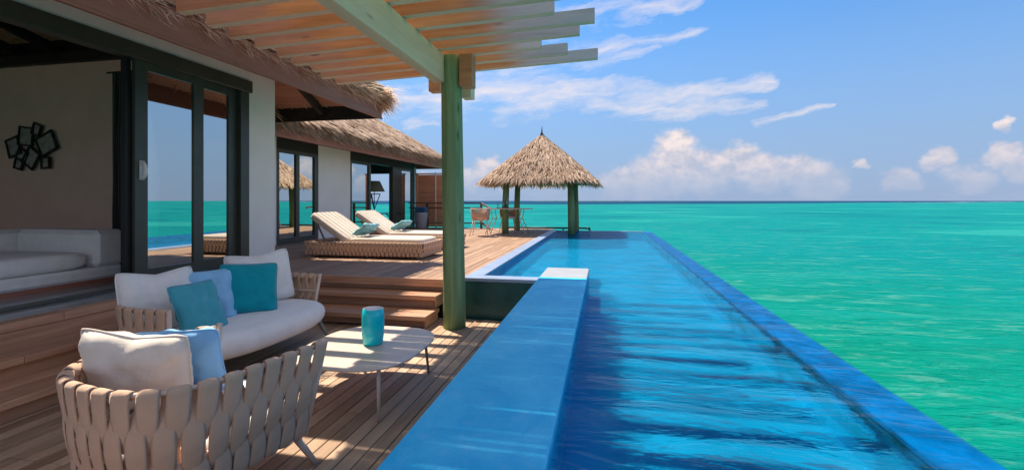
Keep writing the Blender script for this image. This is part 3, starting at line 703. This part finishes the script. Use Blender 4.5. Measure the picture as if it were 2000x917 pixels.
# reed screen laid on the rafters
scr = thing('reed_screen', 'pale reed screening laid over the pergola rafters', 'screening')
mb = MB(); y_ = 0.1; hole = [0, 0, 0]
while y_ < 6.22:
    x1 = -1.24 + random.gauss(0, .05)
    x0 = -2.92 + random.gauss(0, .012)
    if random.random() < 0.02: x1 -= random.uniform(0, .4)
    rd = random.uniform(.0055, .0085); zb = 3.045+0.137+rd+random.uniform(0, .005)
    dy = random.gauss(0, .006)
    if hole[0] <= 0 and random.random() < 0.012: hole = [random.randint(3, 8), random.uniform(-2.6, -1.1), random.uniform(.12, .45)]
    runs = [(x0, x1)]
    if hole[0] > 0:
        hole[0] -= 1; c_ = hole[1]+random.gauss(0, .04); runs = [q for q in ((x0, c_-hole[2]/2), (c_+hole[2]/2, x1)) if q[1]-q[0] > .05]
    for xa, xb in runs:
        n_ = 4; pts = [(xa+(xb-xa)*i/n_, y_+dy*(i/n_-.5)+random.gauss(0, .0012), zb+0.037*(xa+(xb-xa)*i/n_+3.5)+random.uniform(0, .004)) for i in range(n_+1)]
        vs = []
        for q in pts: vs += [(q[0], q[1]-rd, q[2]), (q[0], q[1]-rd*.5, q[2]+rd*.7), (q[0], q[1]+rd*.5, q[2]+rd*.7), (q[0], q[1]+rd, q[2])]
        mb.add(vs, [(4*i+j, 4*i+j+1, 4*i+j+5, 4*i+j+4) for i in range(n_) for j in range(3)])
    y_ += rd*1.6
stuff(mb.build('reeds', M['reed'], scr))
for xx in (-2.9, -2.2, -1.5):
    MB().tube([(xx, 0.1, 3.045+.137+.022+0.037*(xx+3.5)), (xx, 6.2, 3.045+.137+.022+0.037*(xx+3.5))], 0.005, 5).build('tie_wire', M['grey_metal'], scr)

# ================================================================== GAZEBO
gz = thing('gazebo', 'thatched gazebo on round green posts at the far end of the pool', 'gazebo', (-1.93, 14.45, 0))
for px_, py_, zb in ((-0.97, -0.95, U), (-0.95, 0.82, U), (1.0, -0.95, FZ), (1.03, 0.72, FZ)):
    mb = MB(); mb.tube([(px_*1.0, py_, zb-.01), (px_*1.0-.01, py_, 1.1), (px_*0.97, py_*.98, 2.05)], [0.105, 0.10, 0.092], 14)
    mb.build('post', M['greenpost'], gz, True)
for a in ((-1.2, 1.2, -0.99, -0.90), (-1.2, 1.2, 0.68, 0.77)): mbox('beam', M['darkwood'], gz, a[0], a[1], a[2], a[3], 2.00, 2.12)
for a in (-1.0, 0.93): mbox('beam', M['darkwood'], gz, a, a+.08, -1.2, 1.2, 2.122, 2.22)
def gz_r(th):
    c_, s_ = abs(math.cos(th)), abs(math.sin(th)); n_ = 5.0
    return (c_**n_+s_**n_)**(-1/n_)
def gz_p(th, f, lift=0.0):      # f: 0 eave .. 1 apex
    r = 1.70*gz_r(th)**(1-f*0.6)*(1-f); z = 2.0 + 1.48*(f**0.94 if f > 0 else f) + lift
    return Vector((r*math.cos(th), r*math.sin(th), z))
mb = MB(); N_ = 48
mb.rings([[gz_p(2*math.pi*k/N_, 0.0, -0.02)*1 for k in range(N_)], [gz_p(2*math.pi*k/N_, 0.0, 0.05) for k in range(N_)], *[[gz_p(2*math.pi*k/N_, f, 0.03) for k in range(N_)] for f in (.2, .4, .6, .8, .97)]], cap=False)
mb.add([(0, 0, 1.99)]+[gz_p(2*math.pi*k/N_, 0, -.02) for k in range(N_)], [(0, k+1, (k+1) % N_+1) for k in range(N_)])
grf = mb.build('roof', M['thatch_core'], gz)
mb = MB()
f = -0.01
while f < 0.99:
    n_ = int(300*(1-f))+14
    for k in range(n_):
        th = random.uniform(0, 2*math.pi); ff = min(max(f+random.uniform(-.02, .02), -.01), .985)
        p = gz_p(th, ff, 0.07+random.uniform(0, .03)); q = gz_p(th+random.gauss(0, .05), ff-0.10, 0.05)
        blade(mb, p, q-p, (0, 0, 1), random.uniform(.16, .34), random.uniform(.02, .05), random.uniform(0, .04))
    f += 0.042
for k in range(1500):
    th = random.uniform(0, 2*math.pi); p = gz_p(th, 0.03, random.uniform(-.05, .09)); rr = Vector((math.cos(th), math.sin(th), 0))
    blade(mb, p, rr*random.uniform(.35, 1)+Vector((random.gauss(0, .2), random.gauss(0, .2), -random.uniform(.4, 1.0))), rr.cross(Vector((0, 0, 1))).cross(rr), random.uniform(.10, .26), random.uniform(.012, .035), .01)
stuff(mb.build('thatch', M['thatch'], grf))
MB().tube([(0, 0, 3.40), (0, 0, 3.50), (0, 0, 3.56), (0, 0, 3.60), (0, 0, 3.80)], [0.06, 0.05, 0.05, 0.025, 0.012], 10).build('finial', M['darkwood'], gz, True)

# ------------------------------------------------------------------ railings
rl = thing('deck_railing', 'timber railing at the far edge of the upper deck', 'railing')
for xx in (-6.3, -5.1, -4.27): mbox('post', M['rail'], rl, xx-.035, xx+.035, 15.76, 15.84, U, 1.35)
mbox('top_rail', M['rail'], rl, -7.0, -4.23, 15.75, 15.85, 1.352, 1.39); mbox('mid_rail', M['rail'], rl, -7.0, -4.306, 15.78, 15.82, 1.18, 1.22)
mbox('low_rail', M['rail'], rl, -7.0, -4.306, 15.78, 15.82, .64, .68)
MB().bar((-4.23, 15.70, 1.36), (-3.72, 14.9, 1.20), .05, .05).build('brace', M['rail'], rl); MB().bar((-4.25, 15.72, .70), (-3.8, 15.2, .49), .045, .045).build('brace', M['rail'], rl)
pr = thing('pipe_rail', 'low dark pipe along the sea edge behind the gazebo posts', 'pipe')
MB().tube([(-3.4, 16.2, .50), (-.62, 16.2, .50)], .03, 8).build('pipe', M['black'], pr, True)
MB().tube([(-.62, 16.2, .50), (-.50, 16.2, .50), (-.49, 16.2, .42)], .04, 8).build('elbow', M['black'], pr, True)
for xx in (-3.0, -2.0, -1.4): mbox('bracket', M['black'], pr, xx-.02, xx+.02, 16.05, 16.2, .3, .47)

# ------------------------------------------------------------------ privacy screen, pot, pole
ps = thing('privacy_screen', 'red-brown louvred privacy screen at the end of the bungalow', 'screen')
for k in range(22):
    z = U+.06+k*.088; MB().bar((-6.86, 16.26, z), (-5.4, 16.26, z), .018, .086, up=(0, -.3, 1)).build('slat', M['louvre'], ps)
for xx in (-6.89, -5.37): mbox('post', M['louvre'], ps, xx-.03, xx+.03, 16.22, 16.31, U, 2.44)
mbox('cap_rail', M['louvre'], ps, -6.95, -5.3, 16.2, 16.33, 2.442, 2.48)
tag(MB().tube([(-6.05, 16.0, U), (-6.05, 16.0, 2.5)], [.022]*2, 8).build('shower_pole', M['beige_fab'], None, True), 'thin pale pole in front of the louvred screen', 'pole')
pot = tag(MB().lathe([(.001, 0), (.17, 0), (.19, .02), (.235, .5), (.24, .56), (.215, .56), (.20, .5), (.001, .48)], 28).build('towel_pot', M['concrete'], None, True, (-6.45, 15.6, U)), 'tall grey tapered pot full of towels by the screen', 'pot')
for k in range(3):
    mb = MB()
    for j in range(2):
        rg = []
        for i in range(9):
            t = i/8; 
            rg.append([(-.20+.40*t, math.cos(a)*.13*(1 if j else .98), (.032*math.sin(a)*(1+.08*math.sin(3*t*6+k)))) for a in [2*math.pi*q/12 for q in range(12)]])
        mb.rings([[(p[0], p[1], p[2]+j*.0) for p in r] for r in rg])
        break
    tag(mb.build('towel', M['towel'], None, True, (-6.45, 15.6, U+.59+k*.066)), ['folded blue towel lowest in the pile on the grey pot', 'folded blue towel in the middle of the pile on the grey pot', 'folded blue towel on top of the pile on the grey pot'][k], 'towel', 'towels on the grey pot')

# ================================================================== WOVEN FURNITURE
def strap_mesh(kind, L, p, name, th=0.011, loop=0.020):
    """lens-section strap hanging from the top rail (z = 0) to the bottom rail (z = -L)"""
    if kind == 'A':
        path = [(-.03, -.022, .6), (-.004, -.022, .8), (loop-.004, -.004, .92), (.012, .016, 1.0), (-.02, .022, 1.02), (-.12*L/.46, .020, .95), (-.30*L/.46*.8, .006, .46), (-.5*L, -.014, .26), (-.68*L, .004, .6), (-.85*L, .020, .98), (-L-.004, .022, .95), (-L-.022, .002, .8), (-L-.006, -.018, .6)]
    else:
        path = [(.002, -.016, .45), (-.06*L/.46, -.012, .40), (-.2*L, .004, .66), (-.36*L, .020, .96), (-.52*L, .024, 1.04), (-.68*L, .018, .92), (-.84*L, .0, .52), (-.96*L, -.016, .38), (-L-.005, -.018, .4)]
    def cr(a, b_, c_, d_, t): return 0.5*((2*b_)+(-a+c_)*t+(2*a-5*b_+4*c_-d_)*t*t+(-a+3*b_-3*c_+d_)*t**3)
    fine = []
    for i in range(len(path)-1):
        q4 = [path[max(i-1, 0)], path[i], path[i+1], path[min(i+2, len(path)-1)]]
        for t in (0, .5): fine.append(tuple(cr(*(q[k] for q in q4), t) for k in range(3)))
    path = fine + [path[-1]]
    vs = []; n_ = 8; W_ = p*.84
    for i, (z, n, w) in enumerate(path):
        a = path[max(i-1, 0)]; b_ = path[min(i+1, len(path)-1)]
        t = Vector((0, b_[1]-a[1], b_[0]-a[0])).normalized(); nr = Vector((0, t.z, -t.y))
        if nr.y < 0 and kind == 'B': nr = -nr
        drift = .10*p*(-z/L) * (1 if kind == 'A' else -1)
        for k in range(n_):
            an = 2*math.pi*k/n_
            vs.append(Vector((drift + math.cos(an)*w*W_*.5, n, z)) + nr*math.copysign(abs(math.sin(an))**.7, math.sin(an))*th*.5*(1.0+.5*(1-w)))
    m = len(path); mb = MB()
    mb.add(vs, [(i*n_+k, i*n_+(k+1) % n_, (i+1)*n_+(k+1) % n_, (i+1)*n_+k) for i in range(m-1) for k in range(n_)] + [tuple(range(n_)), tuple((m-1)*n_+k for k in range(n_))])
    return mb.mesh(name, M['strap'], True)
def ucurve(w, arm, back, n_=2.7):
    """U-shaped rim, open towards +y; from the right post round the back to the left post"""
    pts = [(w/2, arm*(1-i/10)) for i in range(10)]
    for i in range(41):
        a = -math.pi*i/40; c_, s_ = math.cos(a), math.sin(a)
        pts.append((w/2*math.copysign(abs(c_)**(2/n_), c_), back*math.copysign(abs(s_)**(2/n_), s_)))
    pts += [(-w/2, arm*(i+1)/10) for i in range(10)]
    return [Vector((x_, y_, 0)) for x_, y_ in pts]
def resample(pts, step):
    d = [0]
    for a, b_ in zip(pts[:-1], pts[1:]): d.append(d[-1]+(b_-a).length)
    n_ = max(2, round(d[-1]/step)); out = []; j = 0
    for i in range(n_+1):
        t = d[-1]*i/n_
        while j < len(pts)-2 and d[j+1] < t: j += 1
        f_ = (t-d[j])/max(d[j+1]-d[j], 1e-6); out.append(pts[j].lerp(pts[j+1], f_))
    return out
def woven_seat(root, w, arm, back, ztop, zbot, inset, pitch, closed=False, curve=None, rail_r=.011, post=True, rail_mat='tan_metal'):
    cv = curve or ucurve(w, arm, back)
    cx = sum((p.x for p in cv))/len(cv); cy = sum((p.y for p in cv))/len(cv)
    def low(p, f=1.0): return Vector((cx+(p.x-cx)*(1-inset[0]*f), cy+(p.y-cy)*(1-inset[1]*f), ztop+(zbot-ztop)*f))
    L = math.hypot(ztop-zbot, (inset[0]*w*.5))
    mA = strap_mesh('A', L, pitch, 'strap'); mB = strap_mesh('B', L, pitch, 'strap')
    rs = resample(cv, pitch/2)
    for i in range(1, len(rs)-1):
        p = rs[i]; t = (rs[min(i+1, len(rs)-1)]-rs[i-1]).normalized()
        top = Vector((p.x, p.y, ztop)); bot = low(p); zc = (top-bot).normalized()
        tx = Vector((t.x, t.y, 0)); n = tx.cross(zc)
        out = Vector((p.x-cx, p.y-cy, 0))
        if n.dot(out) < 0: tx = -tx; n = tx.cross(zc)
        n.normalize(); tx = zc.cross(n)*-1 if False else n.cross(zc)*-1
        tx = tx.normalized()
        Mx = Matrix((( tx.x, n.x, zc.x, top.x), (tx.y, n.y, zc.y, top.y), (tx.z, n.z, zc.z, top.z), (0, 0, 0, 1)))
        if Mx.to_3x3().determinant() < 0: Mx = Mx @ Matrix.Diagonal((-1, 1, 1, 1))
        s_ = random.uniform(.97, 1.03); Mx = Mx @ Matrix.Diagonal((s_, 1, (top-bot).length/L, 1))
        place('strap', mA if i % 2 else mB, root, Mx)
    for f_ in (0, .36, .68, 1.0): MB().tube([low(p, f_) for p in cv], rail_r if f_ < 1 else rail_r*1.2, 8).build('rail', M[rail_mat], root, True)
    if post:
        for p in (cv[0], cv[-1]):
            q = low(p)
            MB().tube([(q.x, q.y, zbot-.02), (p.x, p.y, ztop+.018)], .017, 10).build('front_post', M[rail_mat], root, True)
    return cv
def leg(root, p, q, mat='tan_metal', r0=.022, r1=.014):
    MB().tube([p, q], [r0, r1], 10).build('leg', M[mat], root, True)
def slab(name, outline, z0, z1, rnd, mat, parent, crown=0.0, segs=5):
    """cushion from an outline, with rounded edges and a crowned top"""
    n_ = len(outline); cx = sum(p[0] for p in outline)/n_; cy = sum(p[1] for p in outline)/n_
    half = min((max(p[0] for p in outline)-min(p[0] for p in outline)), (max(p[1] for p in outline)-min(p[1] for p in outline)))/2
    rg = []
    def ring(k, z): return [(cx+(p[0]-cx)*k, cy+(p[1]-cy)*k, z) for p in outline]
    for i in range(segs+1):
        a = math.pi/2*i/segs; rg.append(ring(1-(rnd/half)*(1-math.sin(a)), z0+rnd*(1-math.cos(a))))
    for i in range(segs+1):
        a = math.pi/2*i/segs; rg.append(ring(1-(rnd/half)*(1-math.cos(a)), z1-rnd*(1-math.sin(a))))
    k0 = 1-(rnd/half)
    for f_ in (.75, .5, .25, .02): rg.append(ring(k0*f_, z1+crown*(1-f_*f_)))
    return MB().rings(rg).build(name, M[mat], parent, True)
def sup(w, d, n_=4.0, cx=0, cy=0, N=64):
    out = []
    for i in range(N):
        a = 2*math.pi*i/N; c_, s_ = math.cos(a), math.sin(a)
        out.append((cx+w*math.copysign(abs(c_)**(2/n_), c_), cy+d*math.copysign(abs(s_)**(2/n_), s_)))
    return out
def pillow_mesh(name, w, h, t, mat, seed=0, pinch=.06, slump=0.0):
    N = 22; vs = []; ix = {}
    for s_ in (1, -1):
        for i in range(N+1):
            for j in range(N+1):
                u = -1+2*i/N; q = -1+2*j/N
                if s_ < 0 and (i in (0, N) or j in (0, N)): ix[s_, i, j] = ix[1, i, j]; continue
                x_ = w/2*u*(1-pinch*(1-q*q))*(1-.055*q**8); z_ = h/2*q*(1-pinch*(1-u*u))*(1-.055*u**8)
                e = max(0, (1-u**4)*(1-q**4))**.42
                e *= (.72+.28*(1-u*u)*(1-q*q))
                wr = .022*mnoise.noise(Vector((u*2.2+seed*7, q*2.2, s_)))*(1+abs(u*q)*1.5) + .009*mnoise.noise(Vector((u*5, q*6+seed, s_*3)))
                z2 = z_ - slump*h*(1-q)*0 - slump*.10*h*max(0, q)*(1-abs(u))   # sagging top edge
                ix[s_, i, j] = len(vs); vs.append((x_, s_*t/2*e + wr*min(1, e*2.0), z2))
    fs = []
    for s_ in (1, -1):
        for i in range(N):
            for j in range(N): fs.append((ix[s_, i, j], ix[s_, i+1, j], ix[s_, i+1, j+1], ix[s_, i, j+1]))
    return MB().add(vs, fs).mesh(name, M[mat], True)
def pillow(label, mat, loc, yaw, lean, w=.48, h=.48, t=.16, seed=0, roll=0.0, pinch=.06, slump=0.0, name='throw_pillow'):
    """yaw: heading of the pillow's front face (degrees from +y, clockwise); lean: degrees tipped backwards; loc: middle of its bottom edge"""
    o = link(name, pillow_mesh(name, w, h, t, mat, seed, pinch, slump))
    Mx = Matrix.Translation(loc) @ Matrix.Rotation(R(-yaw), 4, 'Z') @ Matrix.Rotation(R(lean), 4, 'X') @ Matrix.Rotation(R(roll), 4, 'Y') @ Matrix.Translation((0, 0, h*.5*(1 if roll == 0 else 1.04)))
    o.matrix_world = Mx
    me = o.data; N = 22     # piped seam round the edge
    rim = [(i, 0) for i in range(N)] + [(N, j) for j in range(N)] + [(N-i, N) for i in range(N)] + [(0, N-j) for j in range(N)]
    MB().tube([me.vertices[i*(N+1)+j].co for i, j in rim + rim[:1]], .0045, 6, False).build('piping', M[mat], o, True)
    return tag(o, label, 'pillow')

# --- tub chair in the foreground
ch = thing('tub_chair', 'woven beige strap tub chair in the foreground, back to the viewer', 'chair', (-2.035, 1.965, 0), -0.20)
woven_seat(ch, .87, .44, .44, .665, .20, (.16, .14), .10)
slab('seat_cushion', sup(.375, .40, 3.2, 0, .05), .21, .39, .06, 'white_fab', ch, .03)
slab('seat_pan', sup(.37, .40, 3.2, 0, .03), .185, .206, .008, 'tan_metal', ch)
for sx, sy in ((1, 1), (-1, 1), (1, -1), (-1, -1)): leg(ch, (sx*.30, sy*.28+.05, .195), (sx*.40, sy*.36+.05, 0.0))
pillow('large beige back pillow in the foreground tub chair', 'beige_fab', (-2.29, 1.93, .40), -14, 17, .50, .44, .20, 1, 6, .03, .8)
pillow('small sky-blue pillow behind the beige one in the foreground tub chair', 'blue_fab', (-2.24, 2.14, .40), -24, 22, .40, .41, .15, 2, 0, .05)

# --- sofa
so = thing('woven_sofa', 'woven strap sofa with long white seat cushion beside the house steps', 'sofa', (-3.28, 3.56, 0), R(-92))
woven_seat(so, 1.68, .30, .42, .66, .22, (.07, .12), .10)
out = []
for i in range(72):
    a = 2*math.pi*i/72; c_, s_ = math.cos(a), math.sin(a); n_ = 3.4
    x_ = .80*math.copysign(abs(c_)**(2/n_), c_); y_ = .48*math.copysign(abs(s_)**(2/n_), s_)
    if y_ > 0: y_ *= 1.12 - .10*(x_/.8)**2
    out.append((x_, y_+.08))
slab('seat_cushion', out, .235, .44, .095, 'white_fab', so, .02)
slab('seat_pan', [(p[0]*.86, p[1]*.82) for p in out], .222, .25, .01, 'grey_metal', so)
for sx, sy in ((1, 1), (-1, 1), (1, -1), (-1, -1)): leg(so, (sx*.66, sy*.30+.12, .225), (sx*.74, sy*.36+.14, 0.0), 'grey_metal')
pillow('white back pillow at the near end of the sofa', 'white_fab', (-3.38, 2.99, .43), 112, 16, .52, .50, .19, 3, 0, .03, .9)
pillow('white back pillow at the far end of the sofa, behind the teal one', 'white_fab', (-3.30, 4.00, .43), 122, 14, .60, .52, .19, 4, 4, .03, .9)
pillow('sky-blue pillow in the middle of the sofa', 'blue_fab', (-3.24, 3.26, .43), 122, 18, .46, .45, .14, 5, 0, .06)
pillow('muted teal pillow leaning on the sky-blue one on the sofa', 'tealgrey_fab', (-3.00, 3.03, .43), 92, 24, .40, .42, .14, 6, 0, .06)
pillow('bright teal square pillow on the right half of the sofa', 'teal_fab', (-3.10, 3.56, .43), 130, 14, .47, .46, .15, 7, -3, .06)

# --- coffee table and vase
ct = thing('coffee_table', 'low sand-coloured coffee table with rounded corners on slim legs', 'table', (-1.775, 3.24, 0))
slab('table_top', sup(.455, .525, 3.0, N=96), .338, .352, .006, 'tabletop', ct)
for sx, sy in ((1, 1), (-1, 1), (1, -1), (-1, -1)): leg(ct, (sx*.30, sy*.40, .337), (sx*.32, sy*.44, 0), 'tan_metal' if sy < 0 else 'grey_metal', .014, .010)
va = thing('turquoise_vase', 'turquoise ceramic candle holder with white inside on the coffee table', 'vase', (-1.745, 3.27, .3525))
MB().lathe([(.001, 0), (.066, 0), (.074, .012), (.083, .08), (.085, .15), (.083, .22), (.077, .27), (.074, .272)], 40).build('body', M['turq'], va, True)
MB().lathe([(.074, .272), (.070, .268), (.076, .2), (.074, .03), (.001, .028)], 40).build('lining', M['vase_in'], va, True)

# --- loungers
def lounger(y0, lab):
    r = thing('sun_lounger', lab, 'sun lounger', (-5.15, y0, U), 0, 'sun loungers on the upper deck')
    Lx, Ly, zt, zb = 2.20, .92, .262, .055; pitch = .075
    mA = strap_mesh('A', zt-zb, pitch, 'strap', .012, .012); mB = strap_mesh('B', zt-zb, pitch, 'strap', .012, .012)
    def side(p, q, nrm):
        p, q, nrm = Vector(p), Vector(q), Vector(nrm); n_ = int((q-p).length/(pitch/2)); t = (q-p).normalized()
        zc = (Vector((0, 0, 1))*(zt-zb) + nrm*.035).normalized(); nn = (nrm - zc*nrm.dot(zc)).normalized(); tx = nn.cross(zc)
        for i in range(1, n_):
            c_ = p+(q-p)*i/n_
            Mx = Matrix(((tx.x, nn.x, zc.x, c_.x), (tx.y, nn.y, zc.y, c_.y), (tx.z, nn.z, zc.z, c_.z+zt), (0, 0, 0, 1))) @ Matrix.Shear('XZ', 4, (0.0, 0.0))
            place('strap', mA if i % 2 else mB, r, Mx)
    side((0, 0, 0), (Lx, 0, 0), (0, -1, 0)); side((Lx, 0, 0), (Lx, Ly, 0), (1, 0, 0)); side((0, Ly, 0), (0, 0, 0), (-1, 0, 0)); side((Lx, Ly, 0), (0, Ly, 0), (0, 1, 0))
    f_ = MB(); c4 = [(0, 0), (Lx, 0), (Lx, Ly), (0, Ly), (0, 0)]
    for z, i_ in ((zt, 0), ((zt+zb)/2, .02), (zb, .035)):
        f_.tube([(min(max(a, i_), Lx-i_), min(max(b_, i_), Ly-i_), z) for a, b_ in c4], .012, 6)
    f_.box(.05, Lx-.05, .05, Ly-.05, zb+.005, zt-.05)
    f_.build('frame', M['strap'], r)
    hx = .80
    slab('mattress', sup((Lx-hx-.05)/2, Ly/2-.05, 9, (hx+Lx-.05)/2, Ly/2), zt-.05, zt+.075, .035, 'stripe_fab', r, .006, 3)
    bk = slab('backrest', sup(.45, Ly/2-.04, 9, 0, 0), -.05, .065, .035, 'stripe_fab', r, .012, 3)
    an = R(33)
    bk.matrix_local = Matrix.Translation((hx-.36, Ly/2, zt+.225)) @ Matrix.Rotation(an, 4, 'Y')
    mb = MB(); mb.box(-.44, .44, -Ly/2+.06, Ly/2-.06, -.085, -.055, c=.004)
    bb = mb.build('back_board', M['grey_metal'], r); bb.matrix_local = bk.matrix_local
    for k in range(6):     # quilting seams on the backrest
        sm = MB(); yy = -Ly/2+.13+k*.132
        sm.tube([(-.43, yy, .071), (-.2, yy, .077), (.2, yy, .077), (.43, yy, .071)], .004, 5); s_ = sm.build('seam', M['beige_fab'], bk)
    MB().bar((hx-.45, .12, zt-.04), (hx-.62, .12, zt+.30), .03, .02).build('prop', M['grey_metal'], r); MB().bar((hx-.45, Ly-.12, zt-.04), (hx-.62, Ly-.12, zt+.30), .03, .02).build('prop', M['grey_metal'], r)
    for yy in (.10, Ly-.10):
        MB().tube([(.25, yy-.03, .05), (.25, yy+.03, .05)], .05, 14).build('wheel', M['black'], r)
        for xx in (1.15, Lx-.12): MB().tube([(xx, yy, 0), (xx, yy, .06)], .02, 8).build('foot', M['grey_metal'], r)
    return r
l1 = lounger(7.20, 'woven sun lounger nearer the steps with raised backrest')
l2 = lounger(8.68, 'woven sun lounger further back, nearer the bungalow, partly behind the post')
for (yy, lab) in ((7.53, 'aqua pillow on the nearer sun lounger'), (9.02, 'aqua pillow on the further sun lounger')):
    o = link('lounger_pillow', pillow_mesh('lounger_pillow', .56, .34, .12, 'aqua_fab', int(yy)))
    o.matrix_world = Matrix.Translation((-4.22, yy+.13, U+.465)) @ Matrix.Rotation(R(-92), 4, 'Z') @ Matrix.Rotation(R(-57+180), 4, 'X') @ Matrix.Rotation(R(4), 4, 'Y')
    tag(o, lab, 'pillow')

# --- dining set under the gazebo
dt = thing('dining_table', 'thin pale dining table by the gazebo posts', 'table', (-2.80, 13.35, U))
slab('table_top', sup(.72, .42, 8), .735, .76, .008, 'tabletop', dt)
for sx in (-1, 1):
    for sy in (-1, 1): MB().tube([(sx*.45, sy*.25, .735), (sx*.40, sy*.26, .45), (sx*.60, sy*.34, 0)], .014, 8).build('leg', M['tan_metal'], dt, True)
    MB().tube([(sx*.40, -.26, .45), (sx*.40, .26, .45)], .012, 8).build('stretcher', M['tan_metal'], dt, True)
def dchair(loc, rz, lab):
    r = thing('dining_chair', lab, 'chair', loc, rz, 'woven dining chairs by the gazebo')
    cv = ucurve(.52, .12, .28); lo, hi = .44, .76
    w_ = MB(); rs = resample(cv, .026)
    for i in range(1, len(rs)-1):
        p = rs[i]; q = (p.x*.86, p.y*.86)
        w_.tube([(p.x, p.y, hi), ((p.x+q[0])/2*1.02, (p.y+q[1])/2*1.02, (lo+hi)/2), (q[0], q[1], lo)], [.010, .014, .010], 5)
    w_.build('woven_back', M['strap'], r, True)
    MB().tube([(p.x, p.y, hi) for p in cv], .013, 8).build('rail', M['tan_metal'], r, True); MB().tube([(p.x*.86, p.y*.86, lo) for p in cv], .013, 8).build('rail', M['tan_metal'], r, True)
    slab('seat_cushion', sup(.22, .23, 4), .43, .49, .02, 'white_fab', r, .01, 3)
    for sx in (-1, 1):
        for sy in (-1, 1): leg(r, (sx*.17, sy*.17, .44), (sx*.26, sy*.25, 0), 'tan_metal', .012, .009)
    return r
dchair((-3.42, 12.55, U), R(6), 'woven dining chair with its back to the pool bench, left of the table')
dchair((-2.93, 14.05, U), R(186), 'woven dining chair on the far side of the table')
for k, (xx, h_, r_, lab) in enumerate(((-3.08, .17, .035, 'short clear tumbler at the left on the dining table'), (-2.93, .24, .035, 'clear glass bottle left of the tallest one on the dining table'), (-2.84, .34, .042, 'tallest clear glass bottle on the dining table'))):
    o = MB().lathe([(.001, 0), (r_, 0), (r_, h_*.62), (r_*.45, h_*.78), (r_*.40, h_), (r_*.34, h_), (r_*.36, h_*.78), (r_*.85, h_*.6), (r_*.85, .01), (.001, .008)], 16).build('bottle', M['clear_glass'], None, True, (xx, 13.3+.05*k, U+.761)); tag(o, lab, 'bottle', 'glassware on the dining table')

# ================================================================== INSIDE THE VILLA
db = thing('daybed', 'white upholstered daybed inside the open living room', 'daybed')
mbox('plinth', M['fascia'], db, -7.1, -5.92, 1.2, 4.66, U+.002, U+.05)
mbox('base', M['white_fab'], db, -7.15, -5.88, 1.15, 4.70, U+.052, .66, c=.03)
mb = MB().box(-7.12, -5.87, 4.36, 4.71, .662, 1.10, c=.05); mb.build('armrest', M['white_fab'], db)
mb = MB().box(-7.38, -7.13, 1.2, 4.70, .60, 1.10, c=.05); mb.build('backrest', M['white_fab'], db)
slab('mattress', [(-6.50+.62*math.copysign(abs(math.cos(a))**(2/14), math.cos(a)), 2.76+1.58*math.copysign(abs(math.sin(a))**(2/14), math.sin(a))) for a in [2*math.pi*(i+.5)/80 for i in range(80)]], .664, .86, .07, 'white_fab', db, .02)
pc = thing('picture_cluster', 'cluster of overlapping black picture frames on the living-room wall', 'picture frames', (-9.75, 6.28, 2.42))
for cx, cz, w_, h_, a in ((-.47, -.02, .30, .34, -17), (-.20, .16, .34, .34, 8), (.04, .27, .20, .22, 22), (.26, .02, .40, .36, -24), (-.28, -.17, .26, .22, 28), (-.08, -.22, .30, .34, 34), (-.36, -.32, .20, .20, 14), (.24, -.31, .20, .21, -2)):
    f_ = MB(); t = .03; w2, h2 = w_/2, h_/2; dy = random.uniform(0, .012)
    f_.box(-w2, w2, -.03, 0, h2-t, h2); f_.box(-w2, w2, -.03, 0, -h2, -h2+t); f_.box(-w2, -w2+t, -.03, 0, -h2+t, h2-t); f_.box(w2-t, w2, -.03, 0, -h2+t, h2-t)
    o = f_.build('picture_frame', M['black'], pc); o.matrix_local = Matrix.Translation((cx*1.02, -dy, cz*1.0)) @ Matrix.Rotation(R(a), 4, 'Y')
    mbox('picture', M['picture'], o, -w2+t, w2-t, -.012, -.004, -h2+t, h2-t)
cu = thing('curtain', 'dark curtain gathered beside the sliding door', 'curtain')
mb = MB(); N_ = 60; rg = []
for z, sc_ in ((U+.02, 1.0), (1.2, .9), (2.2, .86), (3.12, 1.05)):
    rg.append([(-6.33 + .34*i/N_*sc_ + .012*math.sin(i*.5), 4.93 + .05*math.sin(i*.9+z*.3), z) for i in range(N_+1)])
mb.add([p for r in rg for p in r], [(a*(N_+1)+i, a*(N_+1)+i+1, (a+1)*(N_+1)+i+1, (a+1)*(N_+1)+i) for a in range(3) for i in range(N_)])
c_ = mb.build('curtain_cloth', M['curtain'], cu, True); md = c_.modifiers.new('thickness', 'SOLIDIFY'); md.thickness = .006
MB().tube([(-6.45, 4.93, 3.14), (-5.60, 4.93, 3.14)], .014, 8).build('curtain_rod', M['black'], cu, True)

# ------------------------------------------------------------------ inside the bungalow
fl = thing('floor_lamp', 'tripod floor lamp with olive shade inside the bungalow', 'lamp', (-7.75, 14.6, U))
MB().lathe([(.36, 1.30), (.19, 1.66), (.18, 1.66), (.35, 1.30)], 28).build('lamp_shade', M['lampshade'], fl, True)
for k in range(3):
    a = 2*math.pi*k/3+.4; MB().tube([(.20*math.cos(a), .20*math.sin(a), 1.22), (-.02*math.cos(a), -.02*math.sin(a), .62), (-.26*math.cos(a), -.26*math.sin(a), 0)], .016, 6).build('leg', M['black'], fl)
MB().tube([(0, 0, .62), (0, 0, 1.5)], .014, 6).build('stem', M['black'], fl)
mbox('top_bar', M['black'], fl, -.20, .20, -.015, .015, 1.20, 1.23)
xt = thing('side_stand', 'small black cross-legged stand inside the bungalow', 'stand', (-7.45, 15.2, U))
mbox('tray', M['black'], xt, -.35, .35, -.25, .25, .52, .55)
for yy in (-.2, .2):
    MB().bar((-.3, yy, 0), (.28, yy, .52), .035, .03).build('leg', M['black'], xt); MB().bar((.3, yy+.04, 0), (-.28, yy+.04, .52), .035, .03).build('leg', M['black'], xt)
